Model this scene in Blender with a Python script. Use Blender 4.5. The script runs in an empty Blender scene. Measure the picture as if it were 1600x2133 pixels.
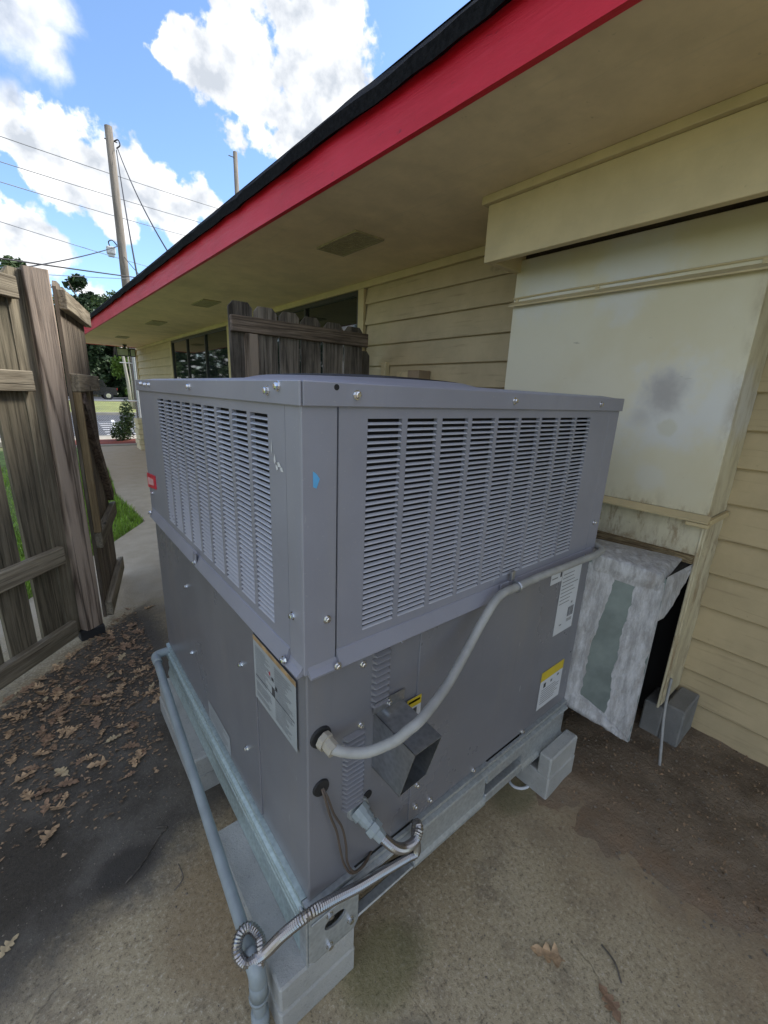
import bpy, bmesh, math, random
from mathutils import Vector, Matrix, noise as mnoise

random.seed(7)
S = bpy.context.scene
COL = S.collection
PI = math.pi

# ------------------------------------------------------------------ camera, sky, sun, exposure
cam_d = bpy.data.cameras.new("camera")
cam = bpy.data.objects.new("camera", cam_d)
COL.objects.link(cam)
S.camera = cam
CAM_X, CAM_DOWN, CAM_FWD = (Vector(v) for v in [(0.776936, -0.628364, 0.039098), (-0.140307, -0.233352, -0.962217), (0.613746, 0.742095, -0.269463)])
cam.matrix_world = Matrix(((CAM_X.x, -CAM_DOWN.x, -CAM_FWD.x, -0.3268), (CAM_X.y, -CAM_DOWN.y, -CAM_FWD.y, -0.6097), (CAM_X.z, -CAM_DOWN.z, -CAM_FWD.z, 1.4642), (0, 0, 0, 1)))
cam_d.sensor_fit = 'HORIZONTAL'
cam_d.sensor_width = 36.0
cam_d.lens = 877.05 / 1600 * 36
cam_d.clip_start = 0.02
cam_d.clip_end = 2000

SUN_EL, SUN_AZ = math.radians(46), math.radians(98)        # azimuth clockwise from +Y
sun_dir = Vector((math.sin(SUN_AZ) * math.cos(SUN_EL), math.cos(SUN_AZ) * math.cos(SUN_EL), math.sin(SUN_EL)))
world = bpy.data.worlds.new("World")
S.world = world
world.use_nodes = True
SKY_STRENGTH = 0.098
CLOUD_LIGHT = 4.9
sun_d = bpy.data.lights.new("sun", 'SUN')
sun_d.energy = 2.3
sun_d.angle = math.radians(16)
sun_d.color = (1.0, 0.95, 0.86)
sun = bpy.data.objects.new("sun", sun_d)
COL.objects.link(sun)
sun.rotation_euler = sun_dir.to_track_quat('Z', 'Y').to_euler()
sun.location = sun_dir * 60
S.view_settings.view_transform = 'Standard'
S.view_settings.look = 'None'
S.view_settings.gamma = 1.0
S.view_settings.use_curve_mapping = False
S.view_settings.exposure = 1.52


def build_sky():
    nt = world.node_tree
    N, L = nt.nodes, nt.links
    N.clear()
    out = N.new('ShaderNodeOutputWorld')
    bg = N.new('ShaderNodeBackground')
    bg.inputs['Strength'].default_value = SKY_STRENGTH
    L.new(bg.outputs[0], out.inputs[0])
    sky = N.new('ShaderNodeTexSky')
    sky.sky_type = 'NISHITA'
    sky.sun_disc = False
    sky.sun_elevation = SUN_EL
    sky.sun_rotation = SUN_AZ
    sky.air_density = 1.0
    sky.dust_density = 0.25
    sky.ozone_density = 4.5
    tc = N.new('ShaderNodeTexCoord')

    def noise(scale, detail, rough, vec):
        n = N.new('ShaderNodeTexNoise')
        n.inputs['Scale'].default_value = scale
        n.inputs['Detail'].default_value = detail
        n.inputs['Roughness'].default_value = rough
        L.new(vec, n.inputs['Vector'])
        return n.outputs['Fac']

    def math_(op, a, b=None, clamp=False):
        m = N.new('ShaderNodeMath')
        m.operation = op
        m.use_clamp = clamp
        for i, v in enumerate((a, b)):
            if v is None:
                continue
            if isinstance(v, (int, float)):
                m.inputs[i].default_value = v
            else:
                L.new(v, m.inputs[i])
        return m.outputs[0]
    D = tc.outputs['Generated']
    # wobble the direction a little so that blob outlines are ragged
    wn = N.new('ShaderNodeTexNoise')
    wn.inputs['Scale'].default_value = 9
    wn.inputs['Detail'].default_value = 6
    L.new(D, wn.inputs['Vector'])
    sub = N.new('ShaderNodeVectorMath'); sub.operation = 'SUBTRACT'
    L.new(wn.outputs['Color'], sub.inputs[0]); sub.inputs[1].default_value = (.5, .5, .5)
    scl = N.new('ShaderNodeVectorMath'); scl.operation = 'SCALE'
    L.new(sub.outputs[0], scl.inputs[0]); scl.inputs['Scale'].default_value = 0.075
    add = N.new('ShaderNodeVectorMath'); add.operation = 'ADD'
    L.new(D, add.inputs[0]); L.new(scl.outputs[0], add.inputs[1])
    W = add.outputs[0]
    blobs = CLOUDS
    cur = None
    for c, r in blobs:
        v = Vector(c).normalized()
        dn = N.new('ShaderNodeVectorMath'); dn.operation = 'DISTANCE'
        L.new(W, dn.inputs[0]); dn.inputs[1].default_value = v
        val = math_('SUBTRACT', 1.0, math_('DIVIDE', dn.outputs['Value'], r))
        cur = val if cur is None else math_('MAXIMUM', cur, val)
    # the rest of the sky carries the same kind of scattered cumulus
    sp = N.new('ShaderNodeSeparateXYZ'); L.new(D, sp.inputs[0])
    view = N.new('ShaderNodeVectorMath'); view.operation = 'DISTANCE'
    L.new(D, view.inputs[0]); view.inputs[1].default_value = Vector((0.24, 0.86, 0.42)).normalized()
    away = N.new('ShaderNodeMapRange')
    L.new(view.outputs['Value'], away.inputs['Value'])
    away.inputs['From Min'].default_value = 0.28; away.inputs['From Max'].default_value = 0.6
    n0 = noise(2.6, 4, .55, D)
    gen = math_('MULTIPLY', math_('SUBTRACT', n0, 0.45), 3.4)
    gen = math_('SUBTRACT', gen, math_('MULTIPLY', math_('SUBTRACT', 1.0, away.outputs[0]), 3.0))
    cur = math_('MAXIMUM', cur, gen)
    fb = noise(18, 9, .54, D)
    tot = math_('ADD', cur, math_('MULTIPLY', math_('SUBTRACT', fb, .5), 2.6))
    mr = N.new('ShaderNodeMapRange'); mr.interpolation_type = 'SMOOTHSTEP'
    L.new(tot, mr.inputs['Value'])
    mr.inputs['From Min'].default_value = 0.02; mr.inputs['From Max'].default_value = 0.30
    mask = mr.outputs[0]
    # wisps: thin high cloud in the left corner
    wisp = None
    for c, r in WISPS:
        dn = N.new('ShaderNodeVectorMath'); dn.operation = 'DISTANCE'
        L.new(W, dn.inputs[0]); dn.inputs[1].default_value = Vector(c).normalized()
        val = math_('SUBTRACT', 1.0, math_('DIVIDE', dn.outputs['Value'], r))
        wisp = val if wisp is None else math_('MAXIMUM', wisp, val)
    wt = math_('ADD', wisp, math_('MULTIPLY', math_('SUBTRACT', noise(7, 8, .66, W), .5), 1.7))
    wm = N.new('ShaderNodeMapRange'); wm.interpolation_type = 'SMOOTHSTEP'
    L.new(wt, wm.inputs['Value'])
    wm.inputs['From Min'].default_value = -.05; wm.inputs['From Max'].default_value = 0.75
    wmask = math_('MULTIPLY', wm.outputs[0], .85)
    mask = math_('MAXIMUM', mask, wmask)
    # billow shading: compare density with the density a step towards the sun
    off = N.new('ShaderNodeVectorMath'); off.operation = 'ADD'
    L.new(D, off.inputs[0]); off.inputs[1].default_value = sun_dir * 0.035
    f1 = noise(11, 7, .55, D); f2 = noise(11, 7, .55, off.outputs[0])
    sh = math_('ADD', 0.66, math_('MULTIPLY', math_('SUBTRACT', f1, f2), 3.6), True)
    core = N.new('ShaderNodeMapRange'); L.new(cur, core.inputs['Value'])
    core.inputs['From Min'].default_value = 0.25; core.inputs['From Max'].default_value = 0.9
    core.inputs['To Min'].default_value = 0.0; core.inputs['To Max'].default_value = 0.34
    sh = math_('SUBTRACT', sh, core.outputs[0], True)
    cr = N.new('ShaderNodeMix'); cr.data_type = 'RGBA'
    L.new(sh, cr.inputs[0])
    k = CLOUD_LIGHT
    cr.inputs[6].default_value = (.50 * k, .54 * k, .60 * k, 1)
    cr.inputs[7].default_value = (1.0 * k, 1.0 * k, 1.0 * k, 1)
    mx = N.new('ShaderNodeMix'); mx.data_type = 'RGBA'
    L.new(mask, mx.inputs[0]); L.new(sky.outputs[0], mx.inputs[6]); L.new(cr.outputs[2], mx.inputs[7])
    L.new(mx.outputs[2], bg.inputs['Color'])


CLOUDS = [((0.286, 0.825, 0.487), .052), ((0.262, 0.835, 0.50), .038), ((0.343, 0.793, 0.502), .058), ((0.413, 0.734, 0.54), .085), ((0.431, 0.767, 0.476), .09),
          ((0.38, 0.80, 0.462), .068), ((0.46, 0.724, 0.514), .08), ((0.43, 0.70, 0.57), .075), ((0.43, 0.80, 0.425), .055), ((0.32, 0.82, 0.475), .045),
          ((0.086, 0.936, 0.345), .058), ((0.05, 0.938, 0.352), .045), ((0.13, 0.932, 0.335), .062), ((0.165, 0.936, 0.318), .06), ((0.205, 0.93, 0.308), .055), ((0.245, 0.92, 0.30), .045), ((0.289, 0.899, 0.325), .040),
          ((0.10, 0.945, 0.30), .05), ((0.16, 0.95, 0.275), .045),
          ((0.021, 0.976, 0.216), .058), ((0.06, 0.976, 0.200), .040), ((-0.03, 0.97, 0.23), .06), ((0.13, 0.982, 0.135), .035)]
WISPS = [((0.05, 0.878, 0.475), .075), ((0.02, 0.87, 0.50), .085), ((0.08, 0.893, 0.445), .055), ((0.095, 0.900, 0.425), .035), ((0.085, 0.868, 0.487), .05), ((0.03, 0.925, 0.385), .03)]
build_sky()


# ------------------------------------------------------------------ materials
def nodes_of(name):
    m = bpy.data.materials.new(name)
    m.use_nodes = True
    nt = m.node_tree
    return m, nt.nodes, nt.links, nt.nodes['Principled BSDF']


class MN:
    """small material builder on object coordinates"""
    def __init__(s, name, rough=.6, metal=0.0, spec=.5):
        s.m, s.N, s.L, s.B = nodes_of(name)
        s.B.inputs['Roughness'].default_value = rough
        s.B.inputs['Metallic'].default_value = metal
        s.B.inputs['Specular IOR Level'].default_value = spec
        s.tc = s.N.new('ShaderNodeTexCoord')
        s.P = s.tc.outputs['Object']

    def val(s, x, sock):
        if isinstance(x, (int, float)):
            sock.default_value = x
        elif isinstance(x, tuple):
            sock.default_value = x if len(x) != 3 or sock.type == 'VECTOR' else (*x, 1)
        else:
            s.L.new(x, sock)

    def math(s, op, a, b=None, clamp=False):
        n = s.N.new('ShaderNodeMath'); n.operation = op; n.use_clamp = clamp
        s.val(a, n.inputs[0])
        if b is not None:
            s.val(b, n.inputs[1])
        return n.outputs[0]

    def map(s, scale=(1, 1, 1), loc=(0, 0, 0), rot=(0, 0, 0), vec=None):
        n = s.N.new('ShaderNodeMapping')
        n.inputs['Scale'].default_value = scale; n.inputs['Location'].default_value = loc; n.inputs['Rotation'].default_value = rot
        s.L.new(vec or s.P, n.inputs[0])
        return n.outputs[0]

    def rnd_shift(s, amount=7.0):
        oi = s.N.new('ShaderNodeObjectInfo')
        c = s.N.new('ShaderNodeCombineXYZ')
        a = s.math('MULTIPLY', oi.outputs['Random'], amount)
        b = s.math('MULTIPLY', oi.outputs['Random'], amount * 3.7)
        s.L.new(a, c.inputs[0]); s.L.new(b, c.inputs[1]); s.L.new(b, c.inputs[2])
        v = s.N.new('ShaderNodeVectorMath'); v.operation = 'ADD'
        s.L.new(s.P, v.inputs[0]); s.L.new(c.outputs[0], v.inputs[1])
        s.rand = oi.outputs['Random']
        return v.outputs[0]

    def noise(s, scale, detail=4, rough=.55, vec=None, dist=0.0):
        n = s.N.new('ShaderNodeTexNoise')
        n.inputs['Scale'].default_value = scale; n.inputs['Detail'].default_value = detail
        n.inputs['Roughness'].default_value = rough; n.inputs['Distortion'].default_value = dist
        s.L.new(vec or s.P, n.inputs['Vector'])
        return n.outputs['Fac']

    def ramp(s, fac, lo, hi, smooth=True):
        n = s.N.new('ShaderNodeMapRange')
        if smooth:
            n.interpolation_type = 'SMOOTHSTEP'
        s.L.new(fac, n.inputs['Value'])
        n.inputs['From Min'].default_value = lo; n.inputs['From Max'].default_value = hi
        return n.outputs[0]

    def mix(s, fac, a, b, mode='MIX'):
        n = s.N.new('ShaderNodeMix'); n.data_type = 'RGBA'; n.blend_type = mode
        s.val(fac, n.inputs[0]); s.val(a, n.inputs[6]); s.val(b, n.inputs[7])
        return n.outputs[2]

    def xyz(s, vec=None):
        n = s.N.new('ShaderNodeSeparateXYZ'); s.L.new(vec or s.P, n.inputs[0])
        return n.outputs

    def color(s, c):
        s.val(c, s.B.inputs['Base Color'])

    def rough(s, r):
        s.val(r, s.B.inputs['Roughness'])

    def bump(s, h, strength=.3, dist=.01):
        n = s.N.new('ShaderNodeBump')
        n.inputs['Strength'].default_value = strength; n.inputs['Distance'].default_value = dist
        s.L.new(h, n.inputs['Height'])
        s.L.new(n.outputs[0], s.B.inputs['Normal'])


def plain(name, col, rough=.6, metal=0.0, var=.12, vscale=8, bump=0.0, bscale=120, spec=.5):
    k = MN(name, rough, metal, spec)
    n = k.noise(vscale, 6, .6)
    d = tuple(c * (1 - var) for c in col); u = tuple(min(1, c * (1 + var)) for c in col)
    k.color(k.mix(k.ramp(n, .3, .7), d, u))
    if bump:
        k.bump(k.noise(bscale, 5, .6), bump, .004)
    return k.m


def mat_paint(name, col, dust=(.3, .29, .28), dust_amt=.25, rough=.42):
    """factory sheet metal paint with streaks of dust and slight oil canning"""
    k = MN(name, rough, 0, .5)
    n1 = k.noise(2.2, 5, .6)
    st = k.noise(9, 5, .6, k.map((1, 1, .12)))
    c = k.mix(k.ramp(n1, .3, .7), tuple(v * .9 for v in col), tuple(v * 1.08 for v in col))
    c = k.mix(k.math('MULTIPLY', k.ramp(st, .5, .78), dust_amt), c, dust)
    sp = k.noise(160, 2, .5)
    c = k.mix(k.math('MULTIPLY', k.ramp(sp, .68, .76), .25), c, (.42, .42, .43))
    run = k.noise(34, 4, .7, k.map((1, 1, .035)))
    c = k.mix(k.math('MULTIPLY', k.math('MULTIPLY', k.ramp(run, .60, .72), k.ramp(n1, .4, .65)), .30), c, tuple(v * .55 for v in col))
    sc = k.noise(70, 2, .5, k.map((1, 1, .2), rot=(.5, .6, 0)))
    c = k.mix(k.math('MULTIPLY', k.math('MULTIPLY', k.ramp(sc, .71, .73), k.ramp(n1, .55, .62)), .5), c, (.5, .5, .52))
    k.color(c)
    k.rough(k.math('ADD', rough - .13, k.math('MULTIPLY', k.noise(2.6, 5, .65), .30)))
    k.bump(k.math('ADD', k.noise(3.0, 2, .5), k.math('MULTIPLY', k.noise(300, 2, .5), .02)), .22, .015)
    return k.m


def mat_wood(name, dark, light, mold=(.05, .055, .03), mold_amt=.5, scale=1.0, axis='Z', rings=9, ringw=.28):
    k = MN(name, .85, 0, .25)
    P = k.rnd_shift()
    st = {'Z': (1, 1, .045), 'X': (.045, 1, 1), 'Y': (1, .045, 1)}[axis]
    fine = k.noise(150 * scale, 4, .7, k.map(st, vec=P))
    st2 = {'Z': (1, 1, .055), 'X': (.055, 1, 1), 'Y': (1, .055, 1)}[axis]
    warp = k.noise(rings * scale, 3, .5, k.map(st2, vec=P), .5)
    # growth rings: iso lines of a smooth stretched field
    ring = k.math('PINGPONG', k.math('MULTIPLY', warp, 7.0), .5)
    ring = k.math('MULTIPLY', ring, 2.0)
    big = k.noise(3.2, 5, .65, k.map({'Z': (1, 1, .35), 'X': (.35, 1, 1), 'Y': (1, .35, 1)}[axis], vec=P))
    crack = k.noise(60 * scale, 3, .6, k.map({'Z': (1, 1, .02), 'X': (.02, 1, 1), 'Y': (1, .02, 1)}[axis], vec=P))
    g = k.math('ADD', k.math('MULTIPLY', ring, ringw), k.math('MULTIPLY', fine, 1.0 - ringw * .5))
    c = k.mix(k.ramp(g, .25, .85), dark, light)
    c = k.mix(k.math('MULTIPLY', k.ramp(crack, .62, .70), .7), c, tuple(v * .4 for v in dark))
    kv = k.N.new('ShaderNodeTexVoronoi'); kv.inputs['Scale'].default_value = 4.2
    k.L.new(k.map({'Z': (1, 1, .42), 'X': (.42, 1, 1), 'Y': (1, .42, 1)}[axis], vec=P), kv.inputs['Vector'])
    kd = k.math('ADD', kv.outputs['Distance'], k.math('MULTIPLY', k.math('SUBTRACT', k.noise(40, 3, .6, P), .5), .06))
    c = k.mix(k.math('MULTIPLY', k.math('SUBTRACT', 1.0, k.ramp(kd, .035, .075)), .8), c, tuple(v * .45 for v in dark))
    c = k.mix(k.math('MULTIPLY', k.math('MULTIPLY', k.ramp(kd, .06, .085), k.math('SUBTRACT', 1.0, k.ramp(kd, .09, .13))), .5), c, light)
    c = k.mix(k.math('MULTIPLY', k.ramp(big, .46, .72), mold_amt), c, mold)
    tint = k.N.new('ShaderNodeHueSaturation')
    k.L.new(c, tint.inputs['Color'])
    k.L.new(k.math('ADD', .82, k.math('MULTIPLY', k.rand, .36)), tint.inputs['Value'])
    k.color(tint.outputs[0])
    k.bump(k.math('SUBTRACT', k.math('ADD', k.math('MULTIPLY', ring, .35), fine), k.ramp(crack, .6, .7)), .8, .004)
    return k.m


def mat_galv(name, a=(.42, .45, .47), b=(.58, .62, .64), rough=.40, metal=.6):
    k = MN(name, rough, metal)
    v = k.N.new('ShaderNodeTexVoronoi'); v.inputs['Scale'].default_value = 90
    k.L.new(k.P, v.inputs['Vector'])
    n = k.noise(14, 6, .65)
    c = k.mix(v.outputs['Distance'], a, b)
    c = k.mix(k.math('MULTIPLY', k.ramp(n, .5, .75), .5), c, tuple(x * .62 for x in a))
    k.color(c)
    k.rough(k.math('ADD', rough - .08, k.math('MULTIPLY', n, .3)))
    k.bump(n, .08, .004)
    return k.m


def mat_concrete(name, a, b, c3, scale=1.0, bump=.5):
    k = MN(name, .9, 0, .3)
    n1 = k.noise(3.5 * scale, 8, .62); n2 = k.noise(150 * scale, 4, .7); n3 = k.noise(40 * scale, 5, .7)
    c = k.mix(k.ramp(n1, .3, .7), a, b)
    c = k.mix(k.math('MULTIPLY', k.ramp(n2, .56, .72), .55), c, c3)
    c = k.mix(k.math('MULTIPLY', k.ramp(n3, .58, .7), .35), c, tuple(x * .5 for x in a))
    k.color(c)
    k.bump(k.math('ADD', n2, n3), bump, .003)
    return k.m


M = {}
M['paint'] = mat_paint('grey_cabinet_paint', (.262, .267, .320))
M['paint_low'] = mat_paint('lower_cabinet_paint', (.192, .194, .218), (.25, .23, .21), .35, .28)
M['slat'] = mat_paint('skylit_cabinet_paint', (.46, .47, .53), dust_amt=.05, rough=.30)  # cabinet paint lightened, skylight on the upturned slats put into the colour
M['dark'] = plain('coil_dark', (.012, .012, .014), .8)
M['screw'] = plain('zinc_screw', (.72, .73, .75), .22, 1.0, .05)
M['rubber'] = plain('black_rubber', (.02, .02, .022), .6)
M['galv'] = mat_galv('galvanized_steel')
M['galv_green'] = mat_galv('galvanized_rail', (.40, .50, .51), (.58, .70, .71), .30, .45)
M['galv_bright'] = mat_galv('new_galvanized', (.40, .42, .45), (.56, .58, .61), .26, .92)
M['pvc'] = plain('grey_pvc', (.29, .335, .355), .42, 0, .12, 9)
M['pvc_old'] = plain('grey_conduit_plastic', (.345, .345, .335), .5, 0, .16, 14)
M['flex'] = plain('stainless_flex', (.36, .35, .35), .26, .95, .08)
M['white_label'] = plain('label_white', (.62, .64, .68), .45, 0, .04)
M['grey_label'] = plain('label_grey', (.36, .39, .42), .42, 0, .08)
M['ink'] = plain('label_ink', (.06, .06, .07), .6)
M['ink_pale'] = plain('label_grey_ink', (.20, .21, .23), .6)
M['label_yellow'] = plain('label_yellow', (.62, .47, .03), .5, 0, .1)
M['label_orange'] = plain('label_faded_orange', (.40, .27, .15), .5, 0, .3, 30)
M['red_tag'] = plain('red_tag', (.62, .03, .06), .35, 0, .12, 40)
M['pink_print'] = plain('faded_tag_print', (.75, .42, .44), .4, 0, .1, 40)
M['blue_tape'] = plain('blue_tape', (.12, .42, .78), .6, 0, .08)
M['scrape'] = plain('bare_scrape', (.62, .63, .66), .5)
M['asphalt_shingle'] = plain('black_shingle', (.011, .011, .013), .9, 0, .4, 60, .6, 200, .08)
M['black_metal'] = plain('black_drip_edge', (.015, .015, .02), .45)
M['block'] = mat_concrete('concrete_block', (.38, .385, .375), (.50, .505, .49), (.62, .62, .60), 1.6, 1.0)
M['block_dirty'] = mat_concrete('dirty_block', (.19, .19, .185), (.27, .27, .26), (.34, .335, .32), 1.6, 1.0)
M['wire'] = plain('black_wire', (.02, .02, .025), .7)
M['wire_grey'] = plain('aluminium_wire', (.17, .18, .2), .6)
M['pole'] = mat_wood('weathered_pole', (.15, .13, .11), (.28, .25, .22), (.12, .11, .1), .3, .5)
M['picket_left'] = mat_wood('mossy_picket', (.085, .073, .052), (.26, .225, .165), (.06, .065, .035), .45, 1.0, 'Z', 9)
M['picket_gate'] = mat_wood('grey_picket', (.09, .073, .058), (.28, .235, .185), (.045, .042, .035), .45, 1.0, 'Z', 9)
M['picket_black'] = mat_wood('blackened_picket', (.06, .05, .043), (.27, .23, .195), (.016, .014, .013), .75, 1.0, 'Z', 9)
M['post'] = mat_wood('fence_post_wood', (.07, .050, .038), (.36, .285, .23), (.13, .12, .09), .2, .8, 'Z', 7, .6)
M['rail_left'] = mat_wood('fence_rail_wood', (.15, .125, .09), (.35, .305, .23), (.12, .12, .075), .4, 1.0, 'X', 10)
M['rail_brown'] = mat_wood('brown_rail_wood', (.075, .055, .042), (.30, .23, .18), (.03, .025, .02), .6, 1.0, 'X', 10)
M['new_wood'] = mat_wood('yellow_stile_wood', (.17, .12, .065), (.32, .24, .135), (.10, .07, .04), .4, 1.0, 'Z', 10)
M['rot_wood'] = mat_wood('rotted_wood', (.12, .075, .04), (.46, .36, .20), (.06, .035, .02), .6, 1.6, 'Y', 30)
M['glass'] = plain('window_glass', (.012, .016, .016), .03, 0, .0, spec=.9)
M['frame_dark'] = plain('bronze_window_frame', (.035, .035, .035), .4)
M['lamp_glass'] = plain('lamp_glass', (.36, .42, .33), .12)
M['sealant'] = None


def mat_cream(name, base, wear=(.40, .36, .27), wear_amt=.35, knots=True, rough=.62, axis='Y'):
    k = MN(name, rough, 0, .35)
    P = k.rnd_shift() if knots else k.P
    st = {'Y': (1, .05, 1), 'Z': (1, 1, .05), 'X': (.05, 1, 1)}[axis]
    fine = k.noise(55, 5, .65, k.map(st, vec=P))
    blotch = k.noise(5, 6, .65, P)
    c = k.mix(k.ramp(blotch, .3, .72), tuple(v * .9 for v in base), tuple(v * 1.06 for v in base))
    c = k.mix(k.math('MULTIPLY', k.ramp(fine, .55, .74), wear_amt), c, wear)
    if knots:
        v = k.N.new('ShaderNodeTexVoronoi'); v.inputs['Scale'].default_value = 3.0
        k.L.new(k.map((1, .45, 1), vec=P), v.inputs['Vector'])
        rag = k.math('ADD', v.outputs['Distance'], k.math('MULTIPLY', k.math('SUBTRACT', k.noise(30, 5, .7, P), .5), .30))
        c = k.mix(k.math('MULTIPLY', k.math('SUBTRACT', 1.0, k.ramp(rag, .02, .10)), .45), c, (.20, .17, .12))
    fl = k.noise(38, 5, .8)
    c = k.mix(k.math('MULTIPLY', k.ramp(fl, .64, .70), .35), c, (.22, .18, .11))
    lo = k.noise(1.3, 5, .65)
    c = k.mix(k.math('MULTIPLY', k.ramp(lo, .48, .70), .28), c, (.34, .28, .17))
    k.color(c)
    k.bump(fine, .25, .0025)
    return k.m


CREAM = (.50, .405, .245)
M['siding'] = mat_cream('cream_siding_paint', CREAM, (.27, .21, .125), .6)
M['trim'] = mat_cream('cream_trim_paint', (.57, .465, .27), wear_amt=.25)
M['soffit'] = mat_cream('cream_soffit_paint', (.74, .59, .39), wear_amt=.2, knots=False, rough=.75)
M['vent'] = plain('soffit_vent_paint', (.36, .31, .19), .7, 0, .15, 30)


def mat_plenum():
    k = MN('cream_metal_patched', .5, 0, .4)
    n1 = k.noise(2.3, 5, .6); n2 = k.noise(7, 6, .65)
    c = k.mix(k.ramp(n1, .35, .68), (.62, .56, .39), (.66, .615, .47))
    x = k.xyz()
    nw = k.noise(6, 5, .6)

    def spot(y, z, r, soft=.6):
        dy = k.math('SUBTRACT', x[1], y); dz = k.math('SUBTRACT', x[2], z)
        d = k.math('SQRT', k.math('ADD', k.math('MULTIPLY', dy, dy), k.math('MULTIPLY', dz, dz)))
        d = k.math('ADD', k.math('DIVIDE', d, r), k.math('MULTIPLY', k.math('SUBTRACT', nw, .5), 2.6))
        return k.math('SUBTRACT', 1.0, k.ramp(d, 1 - soft, 1 + soft * .4))
    blue = k.math('MAXIMUM', spot(.0, 1.46, .20), spot(-.13, 1.45, .12))
    blue = k.math('MAXIMUM', blue, k.math('MULTIPLY', spot(.02, 1.19, .06), .5))
    blue = k.math('MAXIMUM', blue, k.math('MULTIPLY', spot(.22, 1.98, .16), .8))
    blue = k.math('MAXIMUM', blue, k.math('MULTIPLY', spot(.62, 1.95, .14), .6))
    blue = k.math('MAXIMUM', blue, k.math('MULTIPLY', spot(-.17, 1.50, .12), .9))
    c = k.mix(k.math('MULTIPLY', blue, .75), c, (.64, .64, .63))
    grey = k.math('MAXIMUM', spot(.035, 1.51, .10, .8), k.math('MULTIPLY', spot(.10, 1.42, .05, .9), .5))
    c = k.mix(k.math('MULTIPLY', grey, .85), c, (.36, .335, .32))
    ol = spot(.0, 1.385, .035, .4)
    c = k.mix(k.math('MULTIPLY', ol, .3), c, (.50, .45, .24))
    # grime that has run from the seams and collected along the edges
    edge = k.math('MAXIMUM', k.ramp(x[1], -.155, -.20), k.math('MULTIPLY', k.ramp(x[2], 1.16, 1.06), .8))
    edge = k.math('MULTIPLY', edge, k.ramp(k.noise(11, 6, .7, k.map((1, 1, .4))), .42, .68))
    c = k.mix(k.math('MULTIPLY', edge, .55), c, (.30, .235, .14))
    rust = k.math('MULTIPLY', k.ramp(x[2], 1.10, 1.066), k.ramp(k.noise(16, 6, .75, k.map((1, 1, .3))), .50, .66))
    rust = k.math('MAXIMUM', rust, k.math('MULTIPLY', k.math('MULTIPLY', k.ramp(x[2], .96, .90), k.ramp(x[2], .85, .89)), k.ramp(k.noise(14, 6, .7), .45, .6)))
    c = k.mix(k.math('MULTIPLY', rust, .7), c, (.24, .15, .075))
    scr = k.noise(60, 3, .6, k.map((1, .16, 1), rot=(.5, 0, 0)))
    c = k.mix(k.math('MULTIPLY', k.math('MULTIPLY', k.ramp(scr, .70, .73), k.ramp(n2, .5, .6)), .6), c, (.33, .30, .22))
    fl_ = k.noise(48, 6, .75)
    c = k.mix(k.math('MULTIPLY', k.ramp(fl_, .66, .72), .45), c, (.40, .35, .25))
    k.color(c)
    k.bump(k.math('ADD', n1, k.math('MULTIPLY', n2, .3)), .15, .01)
    return k.m


M['plenum'] = mat_plenum()


def mat_red():
    k = MN('red_fascia_paint', .4, 0, .35)
    f = k.noise(60, 5, .7, k.map((1, .05, 1)))
    b = k.noise(5, 6, .65, k.map((1, .4, 1)))
    cr = k.noise(24, 7, .75, k.map((1, .35, 1)))
    c = k.mix(k.ramp(b, .3, .7), (.50, .004, .018), (.62, .010, .035))
    c = k.mix(k.math('MULTIPLY', k.ramp(f, .52, .74), .22), c, (.66, .07, .12))
    c = k.mix(k.math('MULTIPLY', k.ramp(cr, .62, .70), .7), c, (.16, .004, .012))
    k.color(c)
    k.rough(k.math('ADD', .30, k.math('MULTIPLY', f, .3)))
    k.bump(k.math('ADD', f, k.math('MULTIPLY', cr, .8)), .6, .004)
    return k.m


M['red'] = mat_red()


def mat_sealant():
    k = MN('duct_sealant', .7, 0, .35)
    n = k.noise(38, 8, .78, k.map((1, 1, .22))); n2 = k.noise(90, 4, .7); n3 = k.noise(14, 7, .75, k.map((1, 1, .35)))
    c = k.mix(k.ramp(n, .36, .66), (.32, .315, .32), (.57, .57, .59))
    c = k.mix(k.math('MULTIPLY', k.ramp(n3, .52, .68), .55), c, (.30, .27, .25))
    c = k.mix(k.math('MULTIPLY', k.ramp(n2, .62, .74), .35), c, (.68, .68, .70))
    k.color(c)
    k.bump(k.math('ADD', n, k.math('MULTIPLY', n2, .5)), .9, .006)
    return k.m


M['sealant'] = mat_sealant()
M['recess_shade'] = plain('painted_recess_shade', (.05, .038, .026), .9, 0, .4, 8)  # near-black colour painting the shade of the recess under the header
M['duct'] = plain('duct_blue_grey', (.215, .255, .25), .42, .3, .18, 9)


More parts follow.
